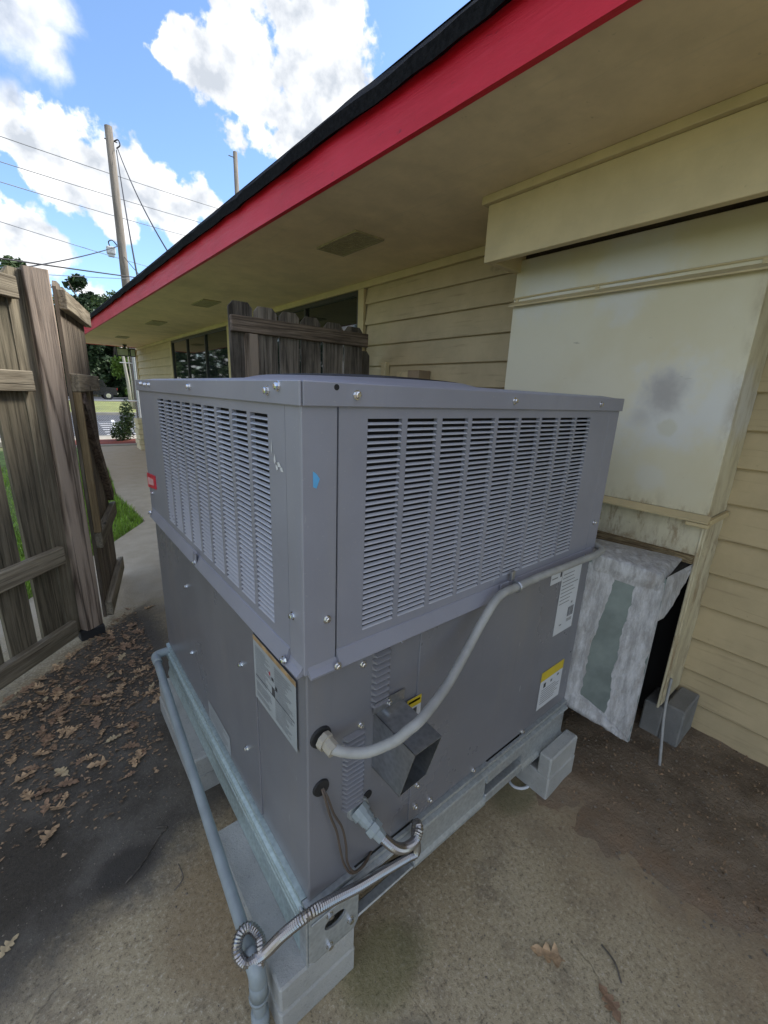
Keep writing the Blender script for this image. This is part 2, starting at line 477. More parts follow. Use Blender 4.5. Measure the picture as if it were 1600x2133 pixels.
def mat_slab():
    k = MN('stained_concrete', .88, 0, .3)
    x = k.xyz()
    big = k.noise(1.1, 6, .6); mid = k.noise(5, 7, .65); fine = k.noise(85, 4, .8); agg = k.noise(62, 5, .8)

    def lin(a, b, c, wid, nz, amp):
        v = k.math('ADD', k.math('ADD', k.math('MULTIPLY', x[0], a), k.math('MULTIPLY', x[1], b)), c)
        v = k.math('ADD', v, k.math('MULTIPLY', k.math('SUBTRACT', nz, .5), amp))
        return k.ramp(v, -wid, wid)

    def spot(px, py, rx, ry, nz, amp=.9):
        dx = k.math('DIVIDE', k.math('SUBTRACT', x[0], px), rx); dy = k.math('DIVIDE', k.math('SUBTRACT', x[1], py), ry)
        d = k.math('SQRT', k.math('ADD', k.math('MULTIPLY', dx, dx), k.math('MULTIPLY', dy, dy)))
        d = k.math('ADD', d, k.math('MULTIPLY', k.math('SUBTRACT', nz, .5), amp))
        return k.math('SUBTRACT', 1.0, k.ramp(d, .55, 1.15))
    c = k.mix(k.ramp(big, .32, .68), (.37, .295, .18), (.53, .445, .30))
    c = k.mix(k.math('MULTIPLY', k.ramp(mid, .5, .7), .55), c, (.19, .155, .115))
    c = k.mix(k.math('MULTIPLY', k.ramp(agg, .54, .66), .60), c, (.62, .54, .39))
    c = k.mix(k.math('MULTIPLY', k.ramp(agg, .46, .36), .50), c, (.10, .085, .062))
    c = k.mix(k.math('MULTIPLY', k.ramp(fine, .54, .66), .75), c, (.66, .59, .46))
    c = k.mix(k.math('MULTIPLY', k.ramp(fine, .46, .36), .65), c, (.13, .105, .07))
    # clean washed walk beyond the enclosure
    clean = lin(0, 1, -2.45, .25, mid, .5)
    walk = k.mix(k.ramp(mid, .3, .7), (.50, .42, .30), (.60, .52, .40))
    walk = k.mix(k.math('MULTIPLY', k.ramp(fine, .55, .7), .35), walk, (.56, .53, .48))
    far = lin(0, 1, -6.6, 1.0, mid, .8)
    walk = k.mix(k.math('MULTIPLY', far, .5), walk, (.40, .30, .20))
    c = k.mix(clean, c, walk)
    # black algae between the fence and the unit
    alg = k.math('MULTIPLY', lin(-.32, 1.0, -.62, .10, mid, .42), lin(-1, 0, .14, .12, mid, .3))
    alg = k.math('MULTIPLY', alg, k.math('SUBTRACT', 1.0, clean))
    foot = k.ramp(k.math('ADD', k.math('ADD', k.math('MULTIPLY', x[0], .7166), k.math('MULTIPLY', x[1], -.6975)), k.math('ADD', 1.6937, k.math('MULTIPLY', k.math('SUBTRACT', mid, .5), .10))), .015, .05)  # paler concrete edge at the fence foot, outside light put into its colour
    alg = k.math('MULTIPLY', alg, foot)
    ac = k.mix(k.ramp(mid, .35, .7), (.052, .049, .047), (.125, .117, .105))
    ac = k.mix(k.math('MULTIPLY', k.ramp(fine, .58, .7), .6), ac, (.26, .24, .21))
    ac = k.mix(k.math('MULTIPLY', spot(-.62, .80, .26, .22, mid), .8), ac, (.02, .019, .02))
    c = k.mix(k.math('MULTIPLY', alg, .9), c, ac)
    c = k.mix(k.math('MULTIPLY', spot(-.30, .62, .11, .08, mid), .75), c, (.05, .045, .04))
    # rusty clay wash, moss, damp patches
    wash = k.ramp(k.math('ADD', x[0], k.math('MULTIPLY', k.math('SUBTRACT', mid, .5), .5)), .62, 1.15)
    wash = k.math('MULTIPLY', wash, k.math('SUBTRACT', 1.0, clean))
    c = k.mix(k.math('MULTIPLY', wash, .8), c, k.mix(k.ramp(k.noise(9, 6, .7), .35, .65), (.28, .22, .155), (.30, .21, .13)))
    c = k.mix(k.math('MULTIPLY', spot(.20, -.06, .16, .10, mid), .6), c, (.18, .175, .075))
    c = k.mix(k.math('MULTIPLY', spot(.90, .02, .12, .07, mid), .5), c, (.15, .16, .075))
    c = k.mix(k.math('MULTIPLY', spot(.14, -.25, .10, .10, mid), .6), c, (.11, .105, .09))
    c = k.mix(k.math('MULTIPLY', spot(-.12, .32, .16, .25, mid), .45), c, (.26, .18, .10))
    k.color(c)
    crk = k.N.new('ShaderNodeTexVoronoi'); crk.feature = 'DISTANCE_TO_EDGE'; crk.inputs['Scale'].default_value = .75
    wv = k.N.new('ShaderNodeVectorMath'); wv.operation = 'ADD'
    k.L.new(k.P, wv.inputs[0])
    cn = k.N.new('ShaderNodeTexNoise'); cn.inputs['Scale'].default_value = 5; cn.inputs['Detail'].default_value = 6
    k.L.new(k.P, cn.inputs['Vector'])
    cs = k.N.new('ShaderNodeVectorMath'); cs.operation = 'SCALE'; cs.inputs['Scale'].default_value = .16
    k.L.new(cn.outputs['Color'], cs.inputs[0]); k.L.new(cs.outputs[0], wv.inputs[1]); k.L.new(wv.outputs[0], crk.inputs['Vector'])
    line = k.math('SUBTRACT', 1.0, k.ramp(crk.outputs['Distance'], .0, .0035))
    line = k.math('MULTIPLY', line, k.math('MULTIPLY', k.ramp(big, .52, .60), .5))
    k.color(k.mix(k.math('MULTIPLY', line, .7), c, (.05, .042, .032)))
    k.bump(k.math('SUBTRACT', k.math('ADD', k.math('MULTIPLY', agg, .9), fine), line), .7, .005)
    return k.m


M['slab'] = mat_slab()


def mat_soil():
    k = MN('damp_soil', .95, 0, .2)
    n = k.noise(6, 7, .7); f = k.noise(70, 5, .7); x = k.xyz()
    c = k.mix(k.ramp(n, .3, .7), (.155, .12, .085), (.29, .23, .165))
    c = k.mix(k.math('MULTIPLY', k.ramp(f, .52, .70), .7), c, (.27, .22, .165))
    clay = k.math('SUBTRACT', 1.0, k.ramp(k.math('ADD', x[0], k.math('MULTIPLY', k.math('SUBTRACT', n, .5), .6)), .98, 1.42))
    c = k.mix(k.math('MULTIPLY', clay, .8), c, k.mix(k.ramp(k.noise(9, 6, .7), .35, .65), (.27, .21, .15), (.29, .20, .13)))
    k.color(c)
    k.bump(k.math('ADD', n, f), .9, .01)
    return k.m


M['soil'] = mat_soil()
M['lawn'] = plain('lawn_soil', (.14, .20, .04), .95, 0, .35, 12)
M['grass'] = plain('grass_blade', (.24, .40, .045), .6, 0, .3, 6)
M['far_grass'] = plain('roadside_grass', (.20, .22, .075), .95, 0, .3, .8)
M['asphalt'] = plain('parking_asphalt', (.062, .066, .078), .85, 0, .2, 2, .3, 60)
M['line_white'] = plain('road_paint', (.62, .63, .64), .7, 0, .12, 4)
M['kerb'] = mat_concrete('kerb_concrete', (.34, .31, .26), (.42, .39, .33), (.5, .47, .42))
M['mulch'] = plain('red_mulch', (.24, .062, .04), .95, 0, .45, 50, .8, 60)
M['terrain'] = plain('far_ground', (.13, .15, .06), .95, 0, .3, .3)
M['cream_brick'] = mat_concrete('painted_stone', (.58, .50, .32), (.64, .56, .38), (.68, .61, .43), 1.0, .4)
M['leaf_a'] = plain('dry_leaf_tan', (.44, .30, .175), .8, 0, .35, 40)
M['leaf_b'] = plain('dry_leaf_brown', (.29, .185, .115), .8, 0, .35, 40)
M['leaf_c'] = plain('dry_leaf_pale', (.48, .38, .23), .8, 0, .2, 40)
M['grit'] = plain('grit', (.20, .17, .135), .9, 0, .4, 60)
M['litter'] = plain('leaf_crumbs', (.27, .185, .115), .9, 0, .7, 45)
M['bark'] = mat_wood('tree_bark', (.07, .06, .05), (.20, .175, .15), (.06, .065, .04), .3, .5)
M['pale_bark'] = mat_wood('pale_bark', (.30, .28, .24), (.50, .47, .42), (.2, .2, .15), .3, .5)
M['truck'] = plain('black_truck_paint', (.012, .013, .018), .15)
M['chrome'] = plain('chrome_trim', (.7, .7, .72), .15, 1.0)
M['tail'] = plain('tail_lamp', (.5, .03, .03), .2)
M['tan'] = plain('tan_box', (.30, .22, .14), .6)
M['grey_lamp'] = plain('grey_lamp_case', (.5, .52, .54), .5)


def mat_foliage(name, dark, light):
    k = MN(name, .55, 0, .3)
    oi = k.noise(2.2, 3, .6)
    k.color(k.mix(k.ramp(oi, .3, .7), dark, light))
    k.B.inputs['Transmission Weight'].default_value = 0
    return k.m


M['fol_dark'] = mat_foliage('dark_foliage', (.018, .036, .018), (.045, .078, .030))
M['fol_bright'] = mat_foliage('bright_foliage', (.07, .13, .02), (.15, .24, .035))
M['fol_mid'] = mat_foliage('mid_foliage', (.03, .06, .02), (.08, .125, .038))


# ------------------------------------------------------------------ mesh helpers
class MB:
    def __init__(s):
        s.v, s.f, s.mi, s.mats = [], [], [], []
        s.cur = 0

    def mat(s, m):
        if m not in s.mats:
            s.mats.append(m)
        s.cur = s.mats.index(m)
        return s

    def add(s, vs, fs):
        o = len(s.v)
        s.v += [tuple(p) for p in vs]
        s.f += [tuple(i + o for i in f) for f in fs]
        s.mi += [s.cur] * len(fs)

    def box(s, x0, x1, y0, y1, z0, z1):
        s.add([(x0, y0, z0), (x1, y0, z0), (x1, y1, z0), (x0, y1, z0), (x0, y0, z1), (x1, y0, z1), (x1, y1, z1), (x0, y1, z1)],
              [(3, 2, 1, 0), (4, 5, 6, 7), (0, 1, 5, 4), (1, 2, 6, 5), (2, 3, 7, 6), (3, 0, 4, 7)])
        return s

    def bbox(s, x0, x1, y0, y1, z0, z1, r=.004):
        """box with chamfered edges"""
        bm = bmesh.new()
        bmesh.ops.create_cube(bm, size=1)
        for v in bm.verts:
            v.co = Vector((x0 + (v.co.x + .5) * (x1 - x0), y0 + (v.co.y + .5) * (y1 - y0), z0 + (v.co.z + .5) * (z1 - z0)))
        bmesh.ops.bevel(bm, geom=bm.edges[:], offset=r, segments=1, affect='EDGES')
        bm.verts.index_update()
        s.add([v.co.copy() for v in bm.verts], [[v.index for v in f.verts] for f in bm.faces])
        bm.free()
        return s

    def obox(s, a, b, w, h, up=(0, 0, 1)):
        """bar of section w x h from a to b"""
        a, b = Vector(a), Vector(b)
        d = (b - a).normalized(); u = Vector(up)
        sd = d.cross(u).normalized(); u = sd.cross(d).normalized()
        vs = []
        for p in (a, b):
            for i, j in ((-1, -1), (1, -1), (1, 1), (-1, 1)):
                vs.append(p + sd * (i * w / 2) + u * (j * h / 2))
        s.add(vs, [(0, 1, 2, 3), (7, 6, 5, 4), (0, 4, 5, 1), (1, 5, 6, 2), (2, 6, 7, 3), (3, 7, 4, 0)])
        return s

    def prism(s, poly, off):
        """extrude a 3-D polygon by the vector off"""
        n = len(poly); off = Vector(off)
        vs = [Vector(p) for p in poly] + [Vector(p) + off for p in poly]
        s.add(vs, [tuple(range(n))[::-1], tuple(range(n, 2 * n))] + [(i, (i + 1) % n, (i + 1) % n + n, i + n) for i in range(n)])
        return s

    def tube(s, pts, r, n=10, cap=True):
        """tube through points; r a number or a list"""
        P = [Vector(p) for p in pts]
        R = r if isinstance(r, (list, tuple)) else [r] * len(P)
        t0 = (P[1] - P[0]).normalized()
        ref = Vector((0, 0, 1)) if abs(t0.z) < .9 else Vector((1, 0, 0))
        nrm = t0.cross(ref).normalized()
        vs = []
        for i, p in enumerate(P):
            t = (P[min(i + 1, len(P) - 1)] - P[max(i - 1, 0)]).normalized()
            nrm = (nrm - t * nrm.dot(t)).normalized()
            b = t.cross(nrm)
            for k in range(n):
                a = 2 * PI * k / n
                vs.append(p + (nrm * math.cos(a) + b * math.sin(a)) * R[i])
        fs = []
        for i in range(len(P) - 1):
            for k in range(n):
                fs.append((i * n + k, i * n + (k + 1) % n, (i + 1) * n + (k + 1) % n, (i + 1) * n + k))
        if cap:
            fs += [tuple(range(n))[::-1], tuple(range((len(P) - 1) * n, len(P) * n))]
        s.add(vs, fs)
        return s

    def mesh(s, name, loc=(0, 0, 0), smooth=False):
        me = bpy.data.meshes.new(name)
        L = Vector(loc)
        me.from_pydata([(p[0] - L.x, p[1] - L.y, p[2] - L.z) for p in s.v], [], s.f)
        for m in s.mats:
            me.materials.append(m)
        if len(s.mats) > 1:
            me.polygons.foreach_set('material_index', s.mi)
        if smooth:
            me.polygons.foreach_set('use_smooth', [True] * len(me.polygons))
        me.update()
        return me


def wpos(o):
    p = Vector(o.location)
    while o.parent:
        o = o.parent; p = p + Vector(o.location)
    return p


def put(name, me, parent=None, loc=None):
    o = bpy.data.objects.new(name, me)
    COL.objects.link(o)
    if parent:
        o.parent = parent
    if loc is not None:
        o.location = loc
    return o


def part(name, mb, material, parent, smooth=False, own=None):
    """part whose mesh is given in world coordinates; own = world position of its origin"""
    if material is not None and not mb.mats:
        mb.mats = [material]
    base = wpos(parent)
    org = Vector(own) if own is not None else base
    return put(name, mb.mesh(name, org, smooth), parent, org - base)


def tag(o, label, cat, group=None):
    o['label'] = label; o['category'] = cat
    if group:
        o['group'] = group
    return o


def thing(name, loc, label, cat, group=None):
    o = bpy.data.objects.new(name, None)
    COL.objects.link(o)
    o.location = loc
    o.empty_display_size = .1
    return tag(o, label, cat, group)


def solo(name, mb, material, label, cat, group=None, smooth=False, own=(0, 0, 0)):
    if material is not None and not mb.mats:
        mb.mats = [material]
    return tag(put(name, mb.mesh(name, own, smooth), None, own), label, cat, group)


def structure(name, mb, material, smooth=False, own=(0, 0, 0)):
    if not mb.mats:
        mb.mats = [material]
    o = put(name, mb.mesh(name, own, smooth), None, own)
    o['kind'] = 'structure'
    return o


def spline(pts, n=8):
    P = [Vector(p) for p in pts]
    P = [P[0] * 2 - P[1]] + P + [P[-1] * 2 - P[-2]]
    out = []
    for i in range(1, len(P) - 2):
        for k in range(n):
            t = k / n
            a, b, c, d = P[i - 1], P[i], P[i + 1], P[i + 2]
            out.append(.5 * ((2 * b) + (c - a) * t + (2 * a - 5 * b + 4 * c - d) * t * t + (3 * b - 3 * c + d - a) * t ** 3))
    out.append(P[-2])
    return out


exec_parts = True
# ------------------------------------------------------------------ ground
b = MB(); b.add([(-400, -400, -.14), (400, -400, -.14), (400, 400, -.14), (-400, 400, -.14)], [(0, 1, 2, 3)])
structure('terrain', b, M['terrain'])
# concrete apron and walk, one slab with the lawn edge cut out
edge = [(.09, 3.93), (.469, 4.525), (.47, 4.75), (.40, 6.0), (.55, 8.0), (.60, 11.4)]
poly = [(1.95, -7.0), (1.95, 11.4)] + edge[::-1] + [(-.38, 3.20), (-1.0, 2.22), (-2.2, .34), (-6.9, -7.0)]
b = MB(); b.prism([(x, y, -.12) for x, y in poly], (0, 0, .12))
structure('concrete_walk', b, M['slab'])
lawn = [(.60, 11.4), (.55, 8.0), (.40, 6.0), (.47, 4.75), (.469, 4.525), (.09, 3.93), (-.38, 3.20), (-1.0, 2.22), (-2.2, .34), (-6.9, -7), (-22, -7), (-22, 11.4)]
lawn_in = [(x - .012, y + .004) for x, y in lawn]
b = MB(); b.prism([(x, y, -.13) for x, y in lawn_in][::-1], (0, 0, .115))
structure('lawn', b, M['lawn'])


def inside(x, y, poly):
    c = False
    j = len(poly) - 1
    for i in range(len(poly)):
        xi, yi = poly[i]; xj, yj = poly[j]
        if (yi > y) != (yj > y) and x < (xj - xi) * (y - yi) / (yj - yi) + xi:
            c = not c
        j = i
    return c


def grass_patch():
    mb = MB(); rnd = random.Random(3)
    n = 0
    while n < 30000:
        if n % 2:
            x, y = rnd.uniform(-.6, .62), rnd.uniform(2.8, 8.5)
        else:
            x, y = rnd.uniform(-3.2, .3), rnd.uniform(1.6, 9)
        n += 1
        if not inside(x, y, lawn_in):
            continue
        h = rnd.uniform(.035, .085); a = rnd.uniform(0, 2 * PI); w = rnd.uniform(.003, .006)
        dx, dy = math.cos(a), math.sin(a); l = rnd.uniform(.01, .05)
        e = rnd.uniform(0, 2 * PI); lx, ly = math.cos(e) * l, math.sin(e) * l
        z = -.016
        mb.add([(x - dx * w, y - dy * w, z), (x + dx * w, y + dy * w, z), (x + lx * .5 + dx * w * .7, y + ly * .5 + dy * w * .7, z + h * .6), (x + lx * .5 - dx * w * .7, y + ly * .5 - dy * w * .7, z + h * .6), (x + lx, y + ly, z + h)],
               [(0, 1, 2, 3), (3, 2, 4)])
    mb.mats = [M['grass']]
    o = put('grass', mb.mesh('grass')); o['kind'] = 'stuff'; o['label'] = 'bright green lawn grass beside the concrete walk'
grass_patch()

# soil and clay strip along the foot of the wall
def soil():
    mb = MB(); nx, ny = 46, 120
    x0, x1, y0, y1 = .90, 1.872, -3.2, 2.6
    for j in range(ny + 1):
        for i in range(nx + 1):
            x = x0 + (x1 - x0) * i / nx; y = y0 + (y1 - y0) * j / ny
            e = (x - 1.02 - .12 * mnoise.noise((y * 1.7, 3.1, 0)) - .05 * mnoise.noise((y * 7, x * 7, 1)))
            h = max(-.03, min(.016, e * .10)) + .012 * mnoise.noise((x * 9, y * 9, 0)) + .006 * mnoise.noise((x * 28, y * 28, 4))
            if y > 1.9:
                h -= (y - 1.9) * .08
            mb.v.append((x, y, h))
    for j in range(ny):
        for i in range(nx):
            a = j * (nx + 1) + i
            mb.f.append((a, a + 1, a + nx + 2, a + nx + 1)); mb.mi.append(0)
    structure('soil_strip', mb, M['soil'], True)
soil()

# mulch bed, kerbs, parking lot and roadside beyond the walk
b = MB(); b.bbox(-.4, 4.5, 11.42, 11.56, -.12, .035, .01)
structure('concrete_edging', b, M['kerb'])
b = MB()
for i in range(26):
    for j in range(10):
        x, y = .2 + i * .12, 11.6 + j * .16
        b.v.append((x, y, -.02 + .05 * max(0, math.sin((i) / 25 * PI)) * math.sin(j / 9 * PI) + random.uniform(0, .015)))
for i in range(25):
    for j in range(9):
        a = i * 10 + j; b.f.append((a, a + 10, a + 11, a + 1)); b.mi.append(0)
structure('mulch_bed', b, M['mulch'])
b = MB(); b.box(-25, 30, 13.06, 14.05, -.13, -.01)
structure('pavement', b, M['kerb'])
b = MB(); b.box(-60, 60, 14.06, 24.9, -.13, -.09)
structure('parking_lot', b, M['asphalt'])
b = MB(); b.box(-60, 60, 24.92, 25.1, -.13, .04)
structure('kerb', b, M['kerb'])
b = MB(); b.box(-90, 90, 25.12, 41, -.13, .03)
structure('roadside_verge', b, M['far_grass'])
b = MB(); b.box(-90, 90, 41.02, 56, -.13, -.05)
structure('road', b, M['asphalt'])
b = MB()
for i in range(7):
    b.obox((1.35 + i * .05, 15.1 + i * .85, -.084), (3.8 + i * .1, 15.3 + i * .85, -.084), .16, .004)
b.obox((1.55, 14.2, -.083), (2.3, 21.4, -.083), .12, .004)
structure('parking_lines', b, M['line_white'])

# ------------------------------------------------------------------ building
WX = 1.88
bld = thing('building', (WX, 4.0, 0), 'cream lap sided building with red fascia and deep soffit', 'building')
b = MB()
b.box(WX + .022, WX + 7, -6.5, 11.95, 0, 2.6)
part('wall', b, M['siding'], bld)
# lap siding boards
ZL = [-.012, .139, .291, .448, .611, .768, .925, 1.080, 1.230, 1.381, 1.528, 1.679, 1.838, 1.995, 2.150, 2.285]
W1, W2 = (2.47, 5.20), (5.52, 8.52)                 # the two window openings in y
def board(y0, y1, i):
    z0, z1 = ZL[i], ZL[i + 1] + .022
    t0, t1 = .034, .004                             # thick butt edge below, thin above
    mb = MB()
    poly = [(WX + .021, 0, z0 + .008), (WX - t0 + .021, 0, z0), (WX - t0 + .018, 0, z0 + .004), (WX + .016 - t1, 0, z1), (WX + .021, 0, z1)]
    mb.prism([(x, y0, z) for x, _, z in poly], (0, y1 - y0, 0))
    return part('siding_board', mb, M['siding'], bld, own=(WX, (y0 + y1) / 2, z0))
joints = random.Random(5)
for i in range(len(ZL) - 1):
    zt = ZL[i + 1]
    segs = [(-6.5, -2.6 + joints.uniform(-.5, .5)), None, ]
    s0 = segs[0][1]
    runs = [(-6.5, s0), (s0 + .003, 2.38)]
    if ZL[i] < .85:
        runs += [(2.383, 5.3), (5.303, 8.6), (8.603, 11.93)]
    else:
        runs += [(8.60, 11.93)]
    for y0, y1 in runs:
        board(y0, y1, i)
b = MB(); b.bbox(WX - .028, WX + .004, 2.39, 2.466, .86, 2.268, .002)
part('window_casing', b, M['trim'], bld)
b = MB(); b.bbox(WX - .028, WX + .004, 5.20, 5.515, .86, 2.268, .002)
part('window_casing', b, M['trim'], bld)
b = MB(); b.bbox(WX - .028, WX + .004, 8.525, 8.60, .86, 2.268, .002)
part('window_casing', b, M['trim'], bld)
b = MB(); b.bbox(WX - .03, WX + .004, -6.5, 11.95, 2.27, 2.319, .002)
part('frieze_board', b, M['trim'], bld)
b = MB(); b.bbox(WX - .028, WX + .05, 11.935, 12.01, 0, 2.268, .002)
part('corner_board', b, M['trim'], bld)
for (y0, y1), nb in ((W1, 3), (W2, 3)):
    w = MB(); w.bbox(WX - .035, WX + .02, y0 - .02, y1 + .02, .86, .90, .003)
    fr = part('window', w, M['frame_dark'], bld)
    m = MB()
    z0, z1 = .902, 2.268
    m.box(WX - .012, WX + .019, y0, y1, z1 - .035, z1); m.box(WX - .012, WX + .019, y0, y1, z0, z0 + .035)
    xs = [y0 + (y1 - y0) * k / nb for k in range(nb + 1)]
    for q, y in enumerate(xs):
        h = .03
        a_, b_ = (y, y + h) if q == 0 else ((y - h, y) if q == nb else (y - h / 2, y + h / 2))
        m.box(WX - .014, WX + .019, a_, b_, z0 + .036, z1 - .036)
    part('frame', m, M['frame_dark'], fr)
    for q in range(nb):
        g = MB(); g.box(WX + .008, WX + .013, xs[q] + .02, xs[q + 1] - .02, z0 + .03, z1 - .03)
        part('pane', g, M['glass'], fr)
# soffit, in three sheets with a butt joint, and the fascia
def xf(y):
    return .822 - .0218 * y                          # the eave is not quite parallel to the wall
SZ = 2.32
for y0, y1 in ((-6.5, 3.06), (3.064, 6.9), (6.904, 11.75)):
    b = MB()
    poly = [(xf(y0) + .012, y0, SZ), (WX + .1, y0, SZ), (WX + .1, y1, SZ), (xf(y1) + .012, y1, SZ)]
    b.prism(poly, (0, 0, .02))
    part('soffit_panel', b, M['soffit'], bld)
for (x0, x1, y0, y1) in ((1.175, 1.375, 1.545, 1.965), (1.165, 1.345, 4.19, 4.62), (1.12, 1.31, 6.30, 6.78), (1.10, 1.29, 9.1, 9.5)):
    b = MB()
    for i in range(9):
        x = x0 + .012 + (x1 - x0 - .024) * (i + .5) / 9
        b.box(x - .006, x + .006, y0 + .0102, y1 - .0102, SZ - .006, SZ - .001)
    for bx in ((x0, x0 + .012, y0, y1), (x1 - .012, x1, y0, y1), (x0 + .0122, x1 - .0122, y0, y0 + .01), (x0 + .0122, x1 - .0122, y1 - .01, y1)):
        b.box(*bx, SZ - .010, SZ - .0005)
    part('soffit_vent', b, M['vent'], bld)
b = MB()
YS = [-6.5 + i * .5 for i in range(37)]
vs = []; fs = []
for i, y in enumerate(YS):
    wob = .004 * mnoise.noise((y * .8, 0, 0))
    x = xf(y) + wob
    zt = 2.475 + .006 * mnoise.noise((y * .6, 9, 0))
    vs += [(x - .012, y, SZ - .006), (x + .011, y, SZ - .006), (x + .011, y, zt), (x - .012, y, zt)]
for i in range(len(YS) - 1):
    o = i * 4
    fs += [(o + 3, o + 7, o + 4, o), (o, o + 4, o + 5, o + 1), (o + 1, o + 5, o + 6, o + 2), (o + 2, o + 6, o + 7, o + 3)]
fs += [(0, 1, 2, 3), tuple(len(vs) - 4 + k for k in (3, 2, 1, 0))]
b.add(vs, fs)
part('fascia_board', b, M['red'], bld)
# shingle edge: ragged dark courses hanging over the drip edge
b = MB(); vs = []; fs = []
n = 190
rr = random.Random(11)
for i in range(n + 1):
    y = -6.6 + 18.4 * i / n
    sag = .010 * mnoise.noise((y * 2.1, 1, 0)) + .007 * mnoise.noise((y * 6.3, 2, 0)) + rr.uniform(-.002, .002)
    out = .045 + .012 * mnoise.noise((y * 3.1, 5, 0))
    x = xf(y)
    zb = 2.452 + sag
    vs += [(x - .014, y, zb + .018), (x - out, y, zb), (x - out - .004, y, zb + .030), (x - out + .012, y, zb + .034), (x - out + .008, y, zb + .060 + .4 * sag), (x + .10, y, zb + .20)]
for i in range(n):
    o = i * 6
    for k in range(5):
        fs.append((o + k, o + k + 1, o + k + 7, o + k + 6))
b.add(vs, fs)
part('shingle_edge', b, M['asphalt_shingle'], bld)
# gable roof rising behind the eave
b = MB()
b.add([(xf(-6.6) + .09, -6.6, 2.645), (xf(11.8) + .09, 11.8, 2.645), (4.9, 11.8, 5.3), (4.9, -6.6, 5.3), (9.0, -6.6, 2.645), (9.0, 11.8, 2.645)], [(0, 3, 2, 1), (3, 4, 5, 2), (0, 4, 3), (1, 2, 5), (0, 1, 5, 4)])
part('roof', b, M['asphalt_shingle'], bld)
b = MB(); 
b.add([(xf(11.76) - .02, 11.752, SZ), (WX + 6, 11.752, SZ), (WX + 6, 11.752, 2.62), (xf(11.76) - .02, 11.752, 2.46)], [(0, 1, 2, 3)])
b.prism([(xf(11.76) - .012, 11.752, SZ - .01), (WX + 6, 11.752, SZ - .01), (WX + 6, 11.752, 2.47), (xf(11.76) - .012, 11.752, 2.47)], (0, .025, 0))
part('end_fascia', b, M['red'], bld)
# boxed header over the duct cabinet: front board, end board, crown strip
HX, HY = 1.37, .80
b = MB(); b.bbox(HX, HX + .036, -6.3, HY, 2.058, 2.286, .002)
part('header_board', b, M['trim'], bld)
b = MB(); b.bbox(HX + .0365, WX - .03, HY - .036, HY - .001, 2.058, 2.286, .002)
part('header_end', b, M['trim'], bld)
b = MB(); b.bbox(HX - .022, HX + .03, -6.3, HY + .022, 2.287, 2.319, .002); b.bbox(HX + .0305, WX - .03, HY - .03, HY + .022, 2.287, 2.319, .002)
part('header_crown', b, M['trim'], bld)
# small plastered bits on the wall
b = MB(); b.bbox(WX - .05, WX - .004, 2.055, 2.11, 1.60, 1.70, .004)
part('conduit_cover', b, M['trim'], bld)
b = MB(); b.bbox(WX - .10, WX - .004, 1.72, 1.86, 1.545, 1.625, .004)
part('outlet_box', b, M['trim'], bld)
b = MB(); b.bbox(WX - .12, WX - .005, 1.60, 1.718, 1.535, 1.632, .004)
part('outlet_cover', b, M['tan'], bld)
# stone wainscot pier at the far corner of the building
for i in range(6):
    b = MB(); o = .02 * (i % 2)
    b.bbox(1.47 - o + .012 * i * .3, 1.90, 10.42 + o, 10.86, .002 + i * .118, .115 + i * .118, .012)
    part('pier_stone', b, M['cream_brick'], bld)

# floodlight under the far end of the soffit
fl = thing('floodlight', (1.50, 11.1, 2.32), 'black twin head floodlight hanging under the far end of the soffit', 'floodlight')
b = MB(); b.tube([(1.50, 11.1, 2.319), (1.50, 11.1, 2.22)], .02, 8); b.bbox(1.46, 1.54, 11.06, 11.14, 2.29, 2.318, .004)
part('mount', b, M['black_metal'], fl)
for sx, ry in ((-1, .02), (1, .05)):
    cx = 1.43 if sx < 0 else 1.63
    b = MB()
    w_ = .125 if sx < 0 else .06
    b.bbox(cx - w_, cx + w_, 10.99, 11.05, 2.06, 2.235, .012); b.tube([(cx, 11.05, 2.17), (1.50, 11.1, 2.23)], .013, 6)
    h = part('lamp_head', b, M['black_metal'], fl)
    b = MB(); b.bbox(cx - w_ + .02, cx + w_ - .02, 10.982, 10.989, 2.078, 2.215, .002)
    part('lens', b, M['lamp_glass'], h)

# ------------------------------------------------------------------ metal duct cabinet on the wall
cab = thing('duct_cabinet', (1.75, .3, .2), 'tall cream painted metal duct cabinet fixed to the siding, with grey patched spots', 'duct cabinet')
PX = 1.61
Y0, Y1 = -.20, .785
b = MB(); b.bbox(PX, PX + .012, Y0, Y1, 1.066, 2.112, .002)
part('front_panel', b, M['plenum'], cab, own=(0, 0, 0))
b = MB(); b.bbox(PX + .0125, WX - .006, Y0 + .002, Y0 + .012, 1.05, 2.11, .002)
part('side_panel', b, M['plenum'], cab, own=(0, 0, 0))
b = MB(); b.bbox(PX + .0125, WX - .006, Y1 - .012, Y1 - .002, .2, 2.11, .002)
part('side_panel', b, M['plenum'], cab, own=(0, 0, 0))
b = MB(); b.bbox(PX + .004, PX + .014, Y0 + .006, Y1 - .006, .90, 1.064, .002)
part('skirt_panel', b, M['plenum'], cab, own=(0, 0, 0))
b = MB(); b.bbox(PX + .001, PX + .035, Y0 + .003, Y0 + .011, .19, 1.048, .002); b.bbox(PX + .0355, WX - .006, Y0 + .001, Y0 + .011, .19, 1.048, .002)
part('corner_post', b, M['plenum'], cab, own=(0, 0, 0))
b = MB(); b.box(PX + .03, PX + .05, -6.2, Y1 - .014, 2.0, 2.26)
part('recess_shade_board', b, M['recess_shade'], cab)  # board added above the cabinet front, recess shade put into its colour
